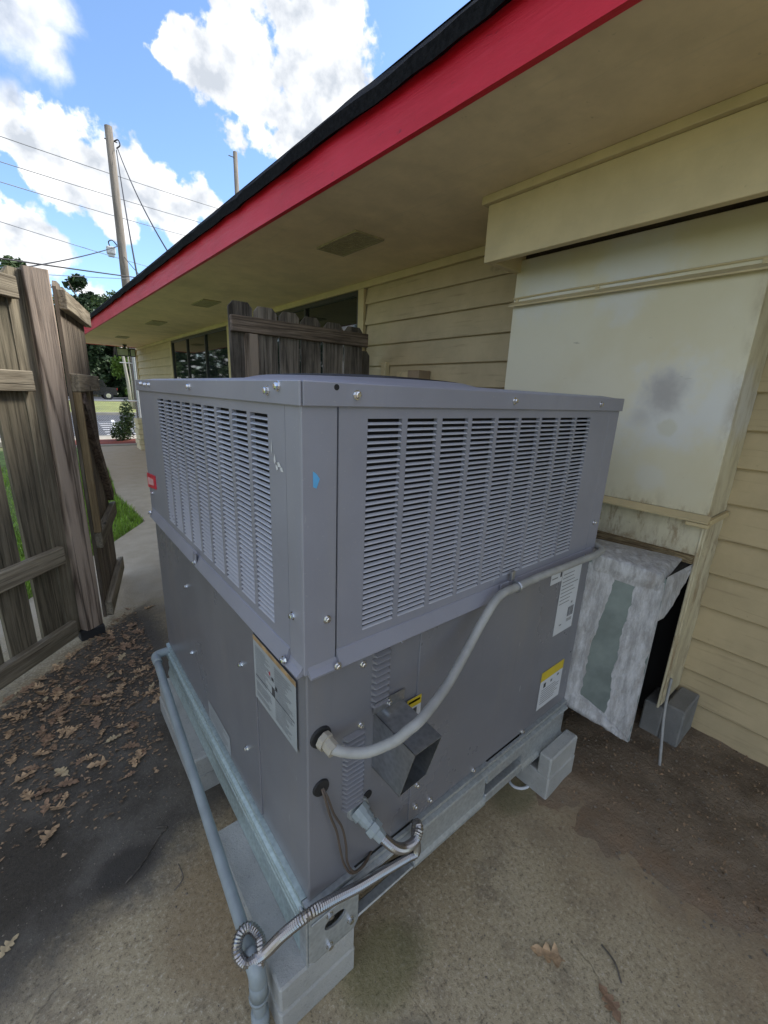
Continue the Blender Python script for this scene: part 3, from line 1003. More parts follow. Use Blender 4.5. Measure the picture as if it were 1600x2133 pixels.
# standing drip ledges: a flat strip with a lip that stands out
for z, y0, y1, out in ((1.915, Y0 - .012, Y1 + .008, .030), (1.052, Y0 - .012, .60, .034)):
    b = MB()
    b.prism([(PX - .001, y0, z + .014), (PX - out, y0, z - .006), (PX - out, y0, z - .012), (PX - out + .003, y0, z - .012), (PX - .001, y0, z + .008)], (0, y1 - y0, 0))
    part('drip_ledge', b, M['trim'], cab)
b = MB(); b.bbox(PX - .03, PX + .001, Y0 - .016, Y0 + .06, 1.022, 1.037, .002); b.bbox(PX + .002, WX - .006, Y0 - .014, Y0 + .0005, 1.028, 1.05, .002)
part('ledge_return', b, M['trim'], cab)
b = MB()
for y in (Y0 + .02, .37, Y1 - .02):
    b.bbox(PX - .006, PX - .0005, y - .008, y + .008, 1.92, 1.948, .001)
part('clip', b, M['trim'], cab)
b = MB(); b.tube([(PX - .004, Y0 - .005, 1.945), (PX - .006, .2, 1.944), (PX - .004, .55, 1.946), (PX - .006, Y1, 1.943)], .004, 6)
part('cable', b, M['trim'], cab)
# rotted wood sill under the skirt
b = MB(); vs = []
for i in range(25):
    y = -.19 + i * .03
    z = .872 + .006 * mnoise.noise((y * 14, 0, 0)); t = .90 + .005 * mnoise.noise((y * 11, 7, 0))
    x = PX - .02 + .008 * mnoise.noise((y * 17, 3, 0))
    vs += [(x, y, z), (PX + .06, y, z), (PX + .06, y, t), (x + .004, y, t)]
fs = [(0, 1, 2, 3), (99, 98, 97, 96)]
for i in range(24):
    o = i * 4
    for k in range(4):
        fs.append((o + k, o + (k + 1) % 4, o + 4 + (k + 1) % 4, o + 4 + k))
b.add(vs, fs); part('rotted_sill', b, M['rot_wood'], cab)
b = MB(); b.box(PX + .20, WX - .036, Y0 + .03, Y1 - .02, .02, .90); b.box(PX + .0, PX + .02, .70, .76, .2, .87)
part('cavity_shade_box', b, M['dark'], cab)  # dark box added where the space behind the duct is only shaded

# ------------------------------------------------------------------ packaged air conditioner
LX, LY = 1.153, 1.304
ZB, ZS, ZC, ZT = .33, .945, 1.445, 1.480
ac = thing('air_conditioner', (LX / 2, LY / 2, .165), 'large grey packaged air conditioner with louvered panels on two sides', 'air conditioner')
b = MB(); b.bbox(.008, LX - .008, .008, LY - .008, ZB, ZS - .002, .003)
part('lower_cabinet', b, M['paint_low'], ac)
# service panel outline, slightly proud, on the front
b = MB()
b.bbox(.31, LX - .012, .004, .0095, ZB + .012, ZS - .012, .0015)
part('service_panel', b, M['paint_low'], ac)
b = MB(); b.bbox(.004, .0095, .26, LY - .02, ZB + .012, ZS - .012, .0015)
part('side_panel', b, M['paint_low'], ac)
# coil core behind the louvers
b = MB(); b.box(.05, LX - .05, .05, LY - .05, ZS + .012, ZC - .004)
part('coil', b, M['dark'], ac)
# corner posts of the upper half
b = MB()
b.bbox(0, .0685, 0, .004, ZS, ZC, .0015); b.bbox(0, .004, .0042, .058, ZS, ZC, .0015)
part('corner_post', b, M['paint'], ac)
b = MB(); b.bbox(LX - .0685, LX, .0005, .004, ZS, ZC, .0012); b.bbox(LX - .004, LX, .0042, LY, ZS, ZC, .0012)
part('corner_post', b, M['paint'], ac)
b = MB(); b.bbox(.0005, .004, LY - .06, LY, ZS, ZC, .0012); b.bbox(.0042, LX - .0045, LY - .004, LY, ZS, ZC, .0012)
part('corner_post', b, M['paint'], ac)
cols = [.132, .2275, .324, .4185, .5125, .6055, .6985, .7915, .8825]
CW = .0815
LZ0, LZ1 = .998, 1.421
NR = 37
PIT = (LZ1 - LZ0) / NR


def louver_panel(tf, u0, u1, us, zb, nm):
    """frame with nine louvered columns; tf(u, out, z) -> world"""
    mb = MB()

    def bx(a, b_, z0, z1, o0=0.0, o1=.010):
        P = [tf(u, o, z) for z in (z0, z1) for (u, o) in ((a, o0), (b_, o0), (b_, o1), (a, o1))]
        mb.add(P, [(3, 2, 1, 0), (4, 5, 6, 7), (0, 1, 5, 4), (1, 2, 6, 5), (2, 3, 7, 6), (3, 0, 4, 7)])
    bx(u0, us[0], zb, ZC - .001); bx(us[-1] + CW, u1, zb, ZC - .001)
    bx(us[0], us[-1] + CW, LZ1, ZC - .001); bx(us[0], us[-1] + CW, zb, LZ0)
    for i in range(len(us) - 1):
        bx(us[i] + CW, us[i + 1], LZ0, LZ1)
    # folded returns at both sides of the panel
    return part(nm, mb, M['paint'], ac)


fr_panel = louver_panel(lambda u, o, z: (u, .0005 + o, z), .0715, LX - .0688, cols, .978, 'louver_panel')
uL = [LY - (1.304 - .127) + .0 for _ in (0,)]
colsL = [.127 + i * .0983 for i in range(9)]
sd_panel = louver_panel(lambda u, o, z: (.0005 + o, u, z), .0585, LY - .0605, colsL, .978, 'louver_panel')


def slat_profile():
    # (out, z): inner upper edge, mid, outer lower lip
    return [(.0042, -.0006), (.0020, -.0016), (-.0006, -.0031), (-.0022, -.0048), (-.0020, -.0054), (-.0008, -.0052), (.0024, -.0028), (.0050, -.0012)]


def slat_mesh(name, axis):
    pr = slat_profile(); mb = MB()
    n = len(pr); vs = []
    for u in (.0004, CW - .0004):
        for o, z in pr:
            vs.append((u, o, z) if axis == 'x' else (o, u, z))
    mb.add(vs, [(i, (i + 1) % n, n + (i + 1) % n, n + i) for i in range(n)] + [tuple(range(n))[::-1], tuple(range(n, 2 * n))])
    mb.mats = [M['slat']]
    return mb


sx = slat_mesh('slat', 'x'); sy = slat_mesh('slat', 'y')
me_x, me_y = sx.mesh('slat'), sy.mesh('slat')
bp = Vector(wpos(ac))
rest_x, rest_y = MB(), MB()
cnt = 0
for ci, u in enumerate(cols):
    for r in range(NR):
        z = LZ0 + (r + .5) * PIT
        if ci < 6:
            put('slat', me_x, fr_panel, Vector((u, .002, z)) - bp)
        else:
            rest_x.add([(p[0] + u, p[1] + .002, p[2] + z) for p in sx.v], sx.f)
for ci, u in enumerate(colsL):
    for r in range(NR):
        z = LZ0 + (r + .5) * PIT
        if ci < 2:
            put('slat', me_y, sd_panel, Vector((.002, u, z)) - bp)
        else:
            rest_y.add([(p[0] + .002, p[1] + u, p[2] + z) for p in sy.v], sy.f)
o = part('far_slats', rest_x, M['slat'], fr_panel); o['kind'] = 'stuff'
o = part('far_slats', rest_y, M['slat'], sd_panel); o['kind'] = 'stuff'
# rolled flange where the upper half laps the lower half
def flange(tf, a, b_):
    mb = MB()
    pr = [(.0015, .978), (-.002, .976), (-.010, .958), (-.0135, .950), (-.0155, .9445), (-.0135, .9415), (-.006, .9435), (.003, .944)]
    n = len(pr); vs = [tf(u, o, z) for u in (a, b_) for o, z in pr]
    mb.add(vs, [(i, (i + 1) % n, n + (i + 1) % n, n + i) for i in range(n)] + [tuple(range(n))[::-1], tuple(range(n, 2 * n))])
    return mb
part('flange', flange(lambda u, o, z: (u, o, z), .070, LX - .03), M['paint'], ac)
part('flange', flange(lambda u, o, z: (o, u, z), .058, LY - .03), M['paint'], ac)
# short tapered lips under the corner post
for tf, e in ((lambda u, o, z: (u, o, z), .0698), (lambda u, o, z: (o, u, z), .0578)):
    mb = MB()
    pr = [(0, .962), (-.004, .955), (-.0135, .9455), (-.012, .9405), (0, .9435)]
    n = len(pr); vs = [tf(u, o, z) for u in (.007, e) for o, z in pr]
    mb.add(vs, [(i, (i + 1) % n, n + (i + 1) % n, n + i) for i in range(n)] + [tuple(range(n))[::-1], tuple(range(n, 2 * n))])
    part('corner_lip', mb, M['paint'], ac)
# top pan: folded rim and a crown rising to the fan ring
b = MB()
b.bbox(.0006, LX + .006, -.006, -.001, ZC - .004, ZT, .0015)
b.bbox(-.006, -.001, -.006, LY + .006, ZC - .004, ZT, .0015)
b.bbox(LX + .001, LX + .006, -.0009, LY + .006, ZC - .004, ZT - .0005, .0015)
b.bbox(-.0009, LX + .0009, LY + .001, LY + .006, ZC - .004, ZT - .0005, .0015)
part('top_rim', b, M['paint'], ac)
def top_pan():
    mb = MB(); nseg = 64
    cx, cy, R = .60, .66, .34
    rings = []
    def sq(a, k):
        dx, dy = math.cos(a), math.sin(a)
        tx = ((LX - cx) if dx > 0 else cx) / max(1e-6, abs(dx)); ty = ((LY - cy) if dy > 0 else cy) / max(1e-6, abs(dy))
        t = min(tx, ty)
        return cx + dx * t * k, cy + dy * t * k
    for i in range(nseg):
        a = 2 * PI * i / nseg
        p = sq(a, 1.0); q = sq(a, .93)
        rings.append([(p[0], p[1], ZT - .001), (q[0], q[1], ZT + .006), (cx + math.cos(a) * (R + .07), cy + math.sin(a) * (R + .07), ZT + .016),
                      (cx + math.cos(a) * (R + .02), cy + math.sin(a) * (R + .02), ZT + .027), (cx + math.cos(a) * R, cy + math.sin(a) * R, ZT + .024), (cx + math.cos(a) * R, cy + math.sin(a) * R, ZT - .06)])
    k = 6
    for r_ in rings:
        mb.v += r_
    for i in range(nseg):
        j = (i + 1) % nseg
        for q in range(k - 1):
            mb.f.append((i * k + q, j * k + q, j * k + q + 1, i * k + q + 1)); mb.mi.append(0)
    part('top_pan', mb, M['paint'], ac, True)
    g = MB()
    for r_ in [.03 + .022 * i for i in range(15)]:
        zz = ZT + .027 + .016 * (1 - (r_ / .35) ** 2)
        g.tube([(cx + math.cos(2 * PI * i / 40) * r_, cy + math.sin(2 * PI * i / 40) * r_, zz) for i in range(41)], .0022, 5, False)
    for i in range(8):
        a = 2 * PI * i / 8 + .2
        g.tube([(cx + math.cos(a) * r_, cy + math.sin(a) * r_, ZT + .025 + .016 * (1 - (r_ / .35) ** 2)) for r_ in (.02, .12, .24, .352)], .003, 5)
    part('fan_guard', g, M['black_metal'], ac)
    f = MB()
    for i in range(4):
        a = 2 * PI * i / 4
        ca, sa = math.cos(a), math.sin(a)
        def rot(u, v, z): return (cx + u * ca - v * sa, cy + u * sa + v * ca, z)
        f.add([rot(.06, -.05, ZT - .02), rot(.33, -.11, ZT - .03), rot(.33, .10, ZT + .0), rot(.06, .05, ZT + .0)], [(0, 1, 2, 3)])
    f.tube([(cx, cy, ZT - .05), (cx, cy, ZT + .015)], .07, 16)
    part('fan_blades', f, M['black_metal'], ac)
top_pan()


# screws: hex washer heads, one shared mesh per face
def screw_mesh(axis):
    mb = MB(); d = Vector((0, -1, 0)) if axis == 'y' else Vector((-1, 0, 0))
    o = Vector((0, 0, 0))
    mb.tube([o, o + d * .0022, o + d * .0023, o + d * .0075, o + d * .0087], [.0088, .0085, .0060, .0058, .004], 8)
    mb.mats = [M['screw']]
    return mb.mesh('screw')
scr_y, scr_x = screw_mesh('y'), screw_mesh('x')
for x, z, oy in ((.102, 1.461, -.006), (.557, 1.461, -.006), (.997, 1.460, -.006), (.048, 1.052, 0), (.065, .950, -.012), (.249, .930, .008), (.60, .952, -.012), (.649, .965, -.010),
                 (1.11, 1.07, 0), (.142, .91, .008), (.141, .754, .008), (.333, .457, .004), (.332, .383, .004), (.583, .345, .004), (.852, .341, .004), (1.06, .962, -.012), (.39, .365, .004)):
    put('screw', scr_y, ac, Vector((x, oy, z)) - bp)
for y, z, ox in ((.107, 1.462, -.006), (.065, 1.470, -.006), (.582, 1.463, -.006), (1.064, 1.463, -.006), (1.13, 1.463, -.006), (1.20, 1.466, -.006), (.041, 1.056, 0), (.059, .955, -.012), (.653, .955, -.012), (.857, .79, .004), (.867, .519, .004),
                 (.35, .769, .004), (.345, .502, .004), (1.25, 1.045, 0), (1.262, .962, -.012)):
    put('screw', scr_x, ac, Vector((ox, y, z)) - bp)
b = MB(); b.tube([(.062, -.0066, 1.472), (.062, -.004, 1.472)], .005, 10)
part('screw_hole', b, M['dark'], ac)
# small latch tabs at the middle of each flange
b = MB(); b.bbox(.585, .622, -.0135, -.0102, .945, .985, .001)
part('latch_tab', b, M['paint'], ac)
b = MB(); b.bbox(-.0135, -.0102, .638, .668, .945, .985, .001)
part('latch_tab', b, M['paint'], ac)


# louver vents stamped in the lower front panel
def stamped(x0, x1, z0, z1, nrow, nm):
    mb = MB()
    p = (z1 - z0) / nrow
    for i in range(nrow):
        z = z0 + i * p
        vs = []
        for t in (0, .12, .88, 1):
            u = x0 + (x1 - x0) * t
            e = 0 if t in (0, 1) else 1
            vs += [(u, .0075, z + p * .80), (u, .0075 - .0095 * e, z + p * .34), (u, .0075 - .0110 * e, z + p * .20), (u, .0078, z + p * .10)]
        fs = []
        for k in range(3):
            for q in range(3):
                fs.append((k * 4 + q, (k + 1) * 4 + q, (k + 1) * 4 + q + 1, k * 4 + q + 1))
        mb.add(vs, fs)
    part(nm, mb, M['paint_low'], ac)
stamped(.167, .219, .785, .93, 9, 'louver_vent')
stamped(.093, .155, .538, .748, 16, 'louver_vent')


# stickers: thin sheets with print as fine raised bars
def sticker(nm, u0, u1, z0, z1, face, sheet, bars, header=None, label=None):
    """bars = list of (u, v, w, h, material) in fractions from the top left corner"""
    mb = MB()
    W, H = abs(u1 - u0), z1 - z0
    def P(u, v, o): return (u * W, -o, H - v * H) if face == 'y' else (-o, W - u * W, H - v * H)
    def q(u, v, w, h, o, m):
        mb.mat(m)
        vs = [P(u, v, o), P(u, v + h, o), P(u + w, v + h, o), P(u + w, v, o)]
        mb.add(vs, [(0, 1, 2, 3)])
    q(0, 0, 1, 1, .0004, sheet)
    for u, v, w, h, m in bars:
        q(u, v, w, h, .0008, m)
    me = mb.mesh(nm)
    org = Vector((min(u0, u1), .0034, z0)) if face == 'y' else Vector((.0034, min(u0, u1), z0))
    o = put(nm, me, ac, org - bp)
    if label:
        o['label'] = label
    return o
rb = random.Random(21)
bars = [(0, .004, 1, .07, M['label_orange'])]
v = .14
while v < .94:
    u = .05
    for c0 in ((.05, .47), (.53, .95)):
        if v > .62 and c0[0] < .5 and rb.random() < .3:
            continue
        bars.append((c0[0], v, (c0[1] - c0[0]) * rb.uniform(.55, 1), .010, M['ink_pale']))
    v += .026
bars = [q for q in bars if not (q[0] > .3 and .34 < q[1] < .60 and q[0] < .5)]
bars += [(.46, .34, .05, .05, M['ink']), (.54, .42, .05, .06, M['ink']), (.46, .48, .07, .13, M['ink']), (.04, .60, .92, .012, M['ink']), (.40, .30, .03, .05, M['red_tag'])]
sticker('warning_label', .042, .258, .733, .907, 'x', M['grey_label'], bars, label='large grey warning label with faded orange header')
bars = [(.06, .08 + i * .055, rb.uniform(.5, .88), .012, M['ink_pale']) for i in range(9)]
bars += [(.62 + i * .045, .64, rb.uniform(.012, .03), .15, M['ink']) for i in range(7)] + [(.62 + i * .05, .82, .02, .05, M['ink']) for i in range(6)] + [(.25, .86, .12, .02, M['ink_pale']), (.72, .56, .08, .03, M['ink_pale'])]
sticker('data_label', .957, 1.085, .680, .930, 'y', M['white_label'], bars, label='white label with a barcode')
sticker('data_label', .884, .955, .892, .945, 'y', M['white_label'], [(.1, .6, .5, .08, M['ink_pale']), (.8, .3, .15, .4, M['ink'])])
bars = [(0, 0, 1, .24, M['label_yellow']), (.16, .33, .10, .12, M['ink']), (.46, .34, .08, .07, M['ink_pale']), (.74, .30, .10, .06, M['ink_pale'])]
bars += [(.10, .50 + i * .06, rb.uniform(.5, .8), .016, M['ink_pale']) for i in range(7)]
sticker('caution_label', .926, 1.078, .388, .545, 'y', M['white_label'], bars, label='white label with a yellow header')
sticker('caution_label', .277, .325, .690, .752, 'y', M['white_label'], [(0, 0, 1, .42, M['label_yellow']), (.1, .12, .8, .1, M['ink']), (.45, .5, .25, .35, M['ink'])], label='small yellow and white warning sticker')
sticker('faded_label', .49, .70, .352, .425, 'x', M['grey_label'], [(.05, .1 + i * .12, rb.uniform(.6, .9), .03, M['ink_pale']) for i in range(7)])
b = MB(); b.prism([(.0205, -.0006, 1.336), (.0205, -.0006, 1.309), (.027, -.0006, 1.306), (.0335, -.0006, 1.322), (.027, -.0006, 1.331)][::-1], (0, .0003, 0))
part('blue_tape', b, M['blue_tape'], ac)
b = MB(); b.mat(M['red_tag']); b.prism([(-.004, 1.160, 1.130), (-.004, 1.300, 1.120), (-.004, 1.300, 1.062), (-.004, 1.160, 1.078)], (.004, 0, 0))
b.mat(M['pink_print']); b.prism([(-.0048, 1.185, 1.112), (-.0048, 1.285, 1.106), (-.0048, 1.285, 1.076), (-.0048, 1.185, 1.088)], (.0006, 0, 0))
part('name_plate', b, None, ac)
# bare scrapes in the paint by the corner
b = MB()
for (y, z, w, h) in ((.085, 1.335, .022, .006), (.073, 1.328, .014, .005), (.100, 1.342, .008, .012), (.112, 1.362, .004, .018), (.092, 1.330, .010, .010)):
    b.add([(-.0006, y + w / 2, z + .002), (-.0006, y - w * .1, z + h), (-.0006, y - w / 2, z - .003), (-.0006, y + w * .2, z - h * .6)], [(0, 1, 2, 3)][::-1])
part('scrape', b, M['scrape'], ac)
# flue hood
hood_w = [(.178, .766), (.259, .766), (.259, .622), (.178, .618)]
b = MB()
tlo, tli = (.178, -.130, .760), (.259, -.128, .760)
blo, bli = (.178, -.092, .616), (.259, -.092, .624)
T = .0015
def sheet(p, nrm):
    b.prism(p, Vector(nrm) * T)
sheet([(.178, .007, .768), (.259, .007, .768), tli, tlo], (0, 0, -1))
sheet([(.178, .007, .614), (.178, .007, .768), tlo, blo], (1, 0, 0))
sheet([(.259, .007, .768), (.259, .007, .620), bli, tli], (-1, 0, 0))
sheet([(.178, .007, .614), blo, bli, (.259, .007, .620)], (0, 0, 1))
b.prism([(.172, .0036, .768), (.265, .0036, .768), (.265, .0036, .795), (.172, .0036, .795)][::-1], (0, -.0015, 0))
part('flue_hood', b, M['galv_bright'], ac)
put('screw', scr_y, ac, Vector((.215, .001, .784)) - bp)
b = MB(); b.box(.19, .25, .004, .0072, .63, .755)
part('flue_opening', b, M['dark'], ac)
for x, z, r in ((.039, .78, .025), (.039, .648, .020)):
    b = MB(); b.tube([(x, .0085, z), (x, .003, z)], [r, r * .93], 20)
    part('grommet', b, M['rubber'], ac)
b = MB(); b.tube([(.139, .0085, .518), (.139, .001, .518)], [.030, .028], 20)
part('grommet', b, M['galv'], ac)
b = MB(); b.tube([(.168, .0085, .537), (.168, .0055, .537)], .012, 12)
part('knockout', b, M['dark'], ac)


# galvanized base rails
def rail(tf, a, b_, mat_, ridges, gaps=()):
    pr = [(.004, .331), (-.005, .331), (-.005, .319), (.005, .316), (.005, .308), (-.011, .304), (-.013, .298), (-.006, .294), (-.006, .289)]
    if ridges:
        pr += [(.003, .286), (.003, .279), (-.008, .275), (-.008, .262), (.002, .257), (.002, .240), (-.004, .236), (-.004, .212), (.0, .208)]
    else:
        pr += [(-.001, .286), (-.001, .185)]
    pr += [(-.010, .176), (-.010, .166), (.02, .166), (.02, .331)]
    mb = MB(); n = len(pr)
    vs = [tf(u, o, z) for u in (a, b_) for o, z in pr]
    mb.add(vs, [(i, (i + 1) % n, n + (i + 1) % n, n + i) for i in range(n)] + [tuple(range(n))[::-1], tuple(range(n, 2 * n))])
    return mb
fx = lambda u, o, z: (u, o, z)
fy = lambda u, o, z: (o, u, z)
part('base_rail', rail(fx, .335, .655, M['galv'], False), M['galv'], ac)
part('base_rail', rail(fx, .866, LX - .004, M['galv'], False), M['galv'], ac)
part('base_rail', rail(fy, .022, LY - .004, M['galv_green'], True), M['galv_green'], ac)
for x0, x1, zb_, zt_ in ((.1345, .3345, .172, .296), (.6555, .8655, .202, .248)):     # web round the two fork slots
    b = MB(); b.box(x0, x1, -.005, .0035, .3185, .331); b.prism([(x0, .0035, .318), (x0, .005, .309), (x0, -.011, .304), (x0, -.013, .298), (x0, -.006, .294), (x0, -.006, zt_ + .0005), (x0, .0035, zt_ + .0005)][::-1], (x1 - x0, 0, 0))
    part('fork_slot_header', b, M['galv'], ac)
    b = MB(); b.bbox(x0, x1, -.008, .02, .166, zb_, .003)
    part('fork_slot_sill', b, M['galv'], ac)
b = MB(); b.box(-.004, .134, -.005, .02, .3185, .3305); b.prism([(-.004, .0035, .318), (-.004, .005, .309), (-.004, -.005, .304), (-.004, -.005, .294), (-.004, .0035, .294)][::-1], (.138, 0, 0))
part('fork_slot_header', b, M['galv'], ac)
b = MB()
b.box(.02, LX - .02, .062, .066, .166, .33); b.box(.02, LX - .02, .07, LY - .03, .30, .328); b.box(LX - .012, LX - .006, .03, LY - .02, .166, .33); b.box(.024, LX - .02, LY - .02, LY - .014, .166, .33)
part('base_pan', b, M['dark'], ac)
# corner bracket plate with an oval lifting hole
def bracket():
    mb = MB()
    x0, x1, z0, z1 = -.006, .134, .158, .322
    cx, cz, ra, rbb = .066, .245, .030, .019
    outer, inner = [], []
    n = 32
    for i in range(n):
        a = 2 * PI * i / n
        dx, dz = math.cos(a), math.sin(a)
        t = min(((x1 - cx) if dx > 0 else (cx - x0)) / max(1e-6, abs(dx)), ((z1 - cz) if dz > 0 else (cz - z0)) / max(1e-6, abs(dz)))
        outer.append((cx + dx * t, cz + dz * t)); inner.append((cx + ra * dx, cz + rbb * dz))
    vs = []
    for y in (-.014, -.008):
        vs += [(x, y, z) for x, z in outer] + [(x, y, z) for x, z in inner]
    fs = []
    for i in range(n):
        j = (i + 1) % n
        fs += [(i, j, n + j, n + i), (2 * n + j, 2 * n + i, 3 * n + i, 3 * n + j), (j, i, 2 * n + i, 2 * n + j), (n + i, n + j, 3 * n + j, 3 * n + i)]
    mb.add(vs, fs)
    mb.bbox(-.012, -.0065, -.013, .020, .158, .322, .0015)
    mb.bbox(.0, .13, -.018, -.0145, .288, .296, .001)
    return mb
br = part('corner_bracket', bracket(), M['galv'], ac)
for x, z in ((.048, .283), (.108, .205), (.048, .180)):
    b = MB(); b.tube([(x, -.014, z), (x, -.018, z), (x, -.0181, z), (x, -.025, z)], [.010, .010, .0075, .007], 8)
    part('bolt', b, M['screw'], br)

# ------------------------------------------------------------------ supply duct between cabinet and unit
du = thing('duct', (1.35, .3, .2), 'short metal duct smeared with grey sealant between the unit and the wall cabinet', 'duct')
ring1 = [(1.156, .006, .305), (1.156, .66, .305), (1.156, .66, .935), (1.156, .012, .935)]
ring2 = [(1.335, -.190, .168), (1.335, .76, .168), (1.335, .76, .880), (1.335, -.188, .872)]
ring3 = [(1.608, -.182, .30), (1.608, .68, .30), (1.608, .68, .868), (1.608, -.184, .868)]
b = MB(); b.add(ring1 + ring2, [(0, 1, 5, 4), (1, 2, 6, 5), (2, 3, 7, 6), (3, 0, 4, 7)])
part('transition', b, M['duct'], du)
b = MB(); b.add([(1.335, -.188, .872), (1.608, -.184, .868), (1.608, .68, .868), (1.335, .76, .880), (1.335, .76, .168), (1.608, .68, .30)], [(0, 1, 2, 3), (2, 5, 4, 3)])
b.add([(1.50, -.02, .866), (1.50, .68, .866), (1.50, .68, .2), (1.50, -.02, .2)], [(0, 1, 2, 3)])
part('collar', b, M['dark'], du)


def smear(nm, pts_fn, nu, nv, seed, thick=.006, edge_=.012):
    """lumpy patch of sealant on a ruled surface; pts_fn(u, v) -> point, normal"""
    mb = MB(); vs = []
    for i in range(nu + 1):
        for j in range(nv + 1):
            u, v = i / nu, j / nv
            wob = edge_ * mnoise.noise((v * 9 + seed, 1.7, seed)) + edge_ * .6 * mnoise.noise((v * 23, seed, 2.2))
            p, nr = pts_fn(u, v, wob)
            k = min(u, 1 - u, v * 2, (1 - v) * 2) * 6
            h = thick * min(1, max(-.3, k - .25)) + .004 * mnoise.noise((p.x * 30 + seed, p.y * 30, p.z * 30)) * min(1, k * 2) + .003 * mnoise.noise((p.x * 80, p.y * 80, p.z * 80 + seed)) * min(1, k)
            vs.append(p + nr * h)
    fs = [(i * (nv + 1) + j, (i + 1) * (nv + 1) + j, (i + 1) * (nv + 1) + j + 1, i * (nv + 1) + j + 1) for i in range(nu) for j in range(nv)]
    mb.add(vs, fs)
    return part(nm, mb, M['sealant'], du, True)


A0, A1, B0, B1 = Vector(ring1[0]), Vector(ring1[3]), Vector(ring2[0]), Vector(ring2[3])
NRM = (B0 - A0).cross(A1 - A0).normalized()
if NRM.y > 0:
    NRM = -NRM


def face(u, v):
    return (A0.lerp(A1, v)).lerp(B0.lerp(B1, v), u)


def strip(u0, u1, bow=0.0):
    def fn(u, v, wob):
        uu = u0 + (u1 - u0) * u
        uu += (wob * 3.2) * (u if u0 < .3 else (1 - u)) + bow * v * v * (u if u0 < .3 else (1 - u))
        return face(uu, v), NRM
    return fn


smear('sealant', strip(-.02, .20, .20), 14, 70, 1.3)
smear('sealant', strip(.565, 1.01, .06), 16, 70, 4.1)


def bottom_arc(u, v, wob):
    uu = v
    h = .13 * math.sin(max(0.0, 1 - v * .95) * PI * .62) * (1 - v * .4)
    return face(uu, (u) * (h + .02) + wob * .5 - .012), NRM * 1.6


smear('sealant', bottom_arc, 10, 40, 7.7, .008)


def top_roll(u, v, wob):
    # crumpled sealant over the top edge, running up towards the cabinet
    p = face(.02 + v * .98, .90 + .10 * min(1, u * 2)) if u < .5 else (A1.lerp(B1, v)).lerp(Vector((1.40 + .2 * v, .10 - .26 * v, .93 - .045 * v)), (u - .5) * 2)
    n_ = (NRM + Vector((0, 0, 1))).normalized()
    return p, n_ * 1.5


smear('sealant', top_roll, 18, 40, 9.2, .014)


def flap(u, v, wob):
    a = Vector((1.335, -.19, .88)).lerp(Vector((1.60, -.196, .872)), u)
    L_ = (.20 - .12 * abs(u - .25) - .10 * u + wob * 2)
    return a + Vector((0, 0, -L_ * v)), Vector((0, -1, 0))


smear('sealant', flap, 16, 16, 12.2, .006)

# ------------------------------------------------------------------ blocks under the unit
def cblock(name, x0, x1, y0, y1, z0, z1, label, group='concrete blocks propping the unit'):
    b = MB(); b.bbox(x0, x1, y0, y1, z0, z1, .005)
    return solo(name, b, M['block'], label, 'block', group, own=((x0 + x1) / 2, (y0 + y1) / 2, z0))
cblock('concrete_block', -.082, .128, -.016, .434, .0, .082, 'lower concrete block under the near corner of the unit')
cblock('concrete_block', -.080, .127, -.014, .435, .083, .164, 'upper concrete block directly under the corner bracket of the unit')
cblock('concrete_block', -.060, .14, .74, 1.29, .0, .082, 'lower concrete block under the far left side of the unit behind the grey pipe')
cblock('concrete_block', -.055, .14, .735, 1.285, .083, .164, 'upper concrete block under the far left side of the unit behind the grey pipe')
cblock('concrete_block', .976, 1.174, -.064, .33, .0, .102, 'lower concrete block under the front rail near the duct')
cblock('concrete_block', .974, 1.172, -.062, -.012, .1025, .191, 'small upper concrete block leaning against the front rail near the duct')
b = MB(); b.bbox(1.66, 1.86, -.285, -.21, .012, .20, .006); b.bbox(1.66, 1.86, -.209, -.13, .012, .17, .006)
o = solo('concrete_block', b, M['block_dirty'], 'dirty concrete block standing against the siding beside the thin pipe', 'block', None, own=(1.76, -.2, .012))
b = MB(); b.tube([(.985 + .055 * math.cos(t), .05 + .04 * math.sin(t), .004) for t in [2 * PI * i / 24 for i in range(25)]], .006, 6, False)
solo('plastic_ring', b, M['white_label'], 'white plastic ring lying on the slab beside the block under the front rail', 'ring', smooth=True, own=(.985, .05, 0))

# ------------------------------------------------------------------ pipes, conduit, hose
dp = thing('drain_pipe', (-.11, .05, 0), 'grey plastic condensate pipe running along the left foot of the unit', 'pipe')
b = MB(); b.tube(spline([(-.112, .045, .200), (-.098, .36, .224), (-.078, .80, .258), (-.058, 1.25, .300)], 6), .0150, 14)
part('long_pipe', b, M['pvc'], dp, True)
b = MB(); b.tube(spline([(-.058, 1.22, .297), (-.057, 1.262, .303), (-.040, 1.272, .306), (.005, 1.273, .307)], 6), .0185, 14)
part('elbow', b, M['pvc'], dp, True)
b = MB(); b.tube([(-.112, .03, .165), (-.112, .03, -.01)], .0155, 14)
part('down_pipe', b, M['pvc'], dp, True)
b = MB(); b.tube([(-.112, .03, .172), (-.112, .03, .128)], .0205, 16); b.tube([(-.112, .03, .1275), (-.112, .03, .120)], .0225, 16)
b.tube(spline([(-.112, .075, .203), (-.112, .038, .200), (-.112, .03, .165)], 6), .020, 14)
part('coupling', b, M['pvc'], dp, True)
b = MB(); b.tube([(-.112, .03, .068), (-.112, .03, .010)], .0205, 16)
part('coupling', b, M['pvc'], dp, True)

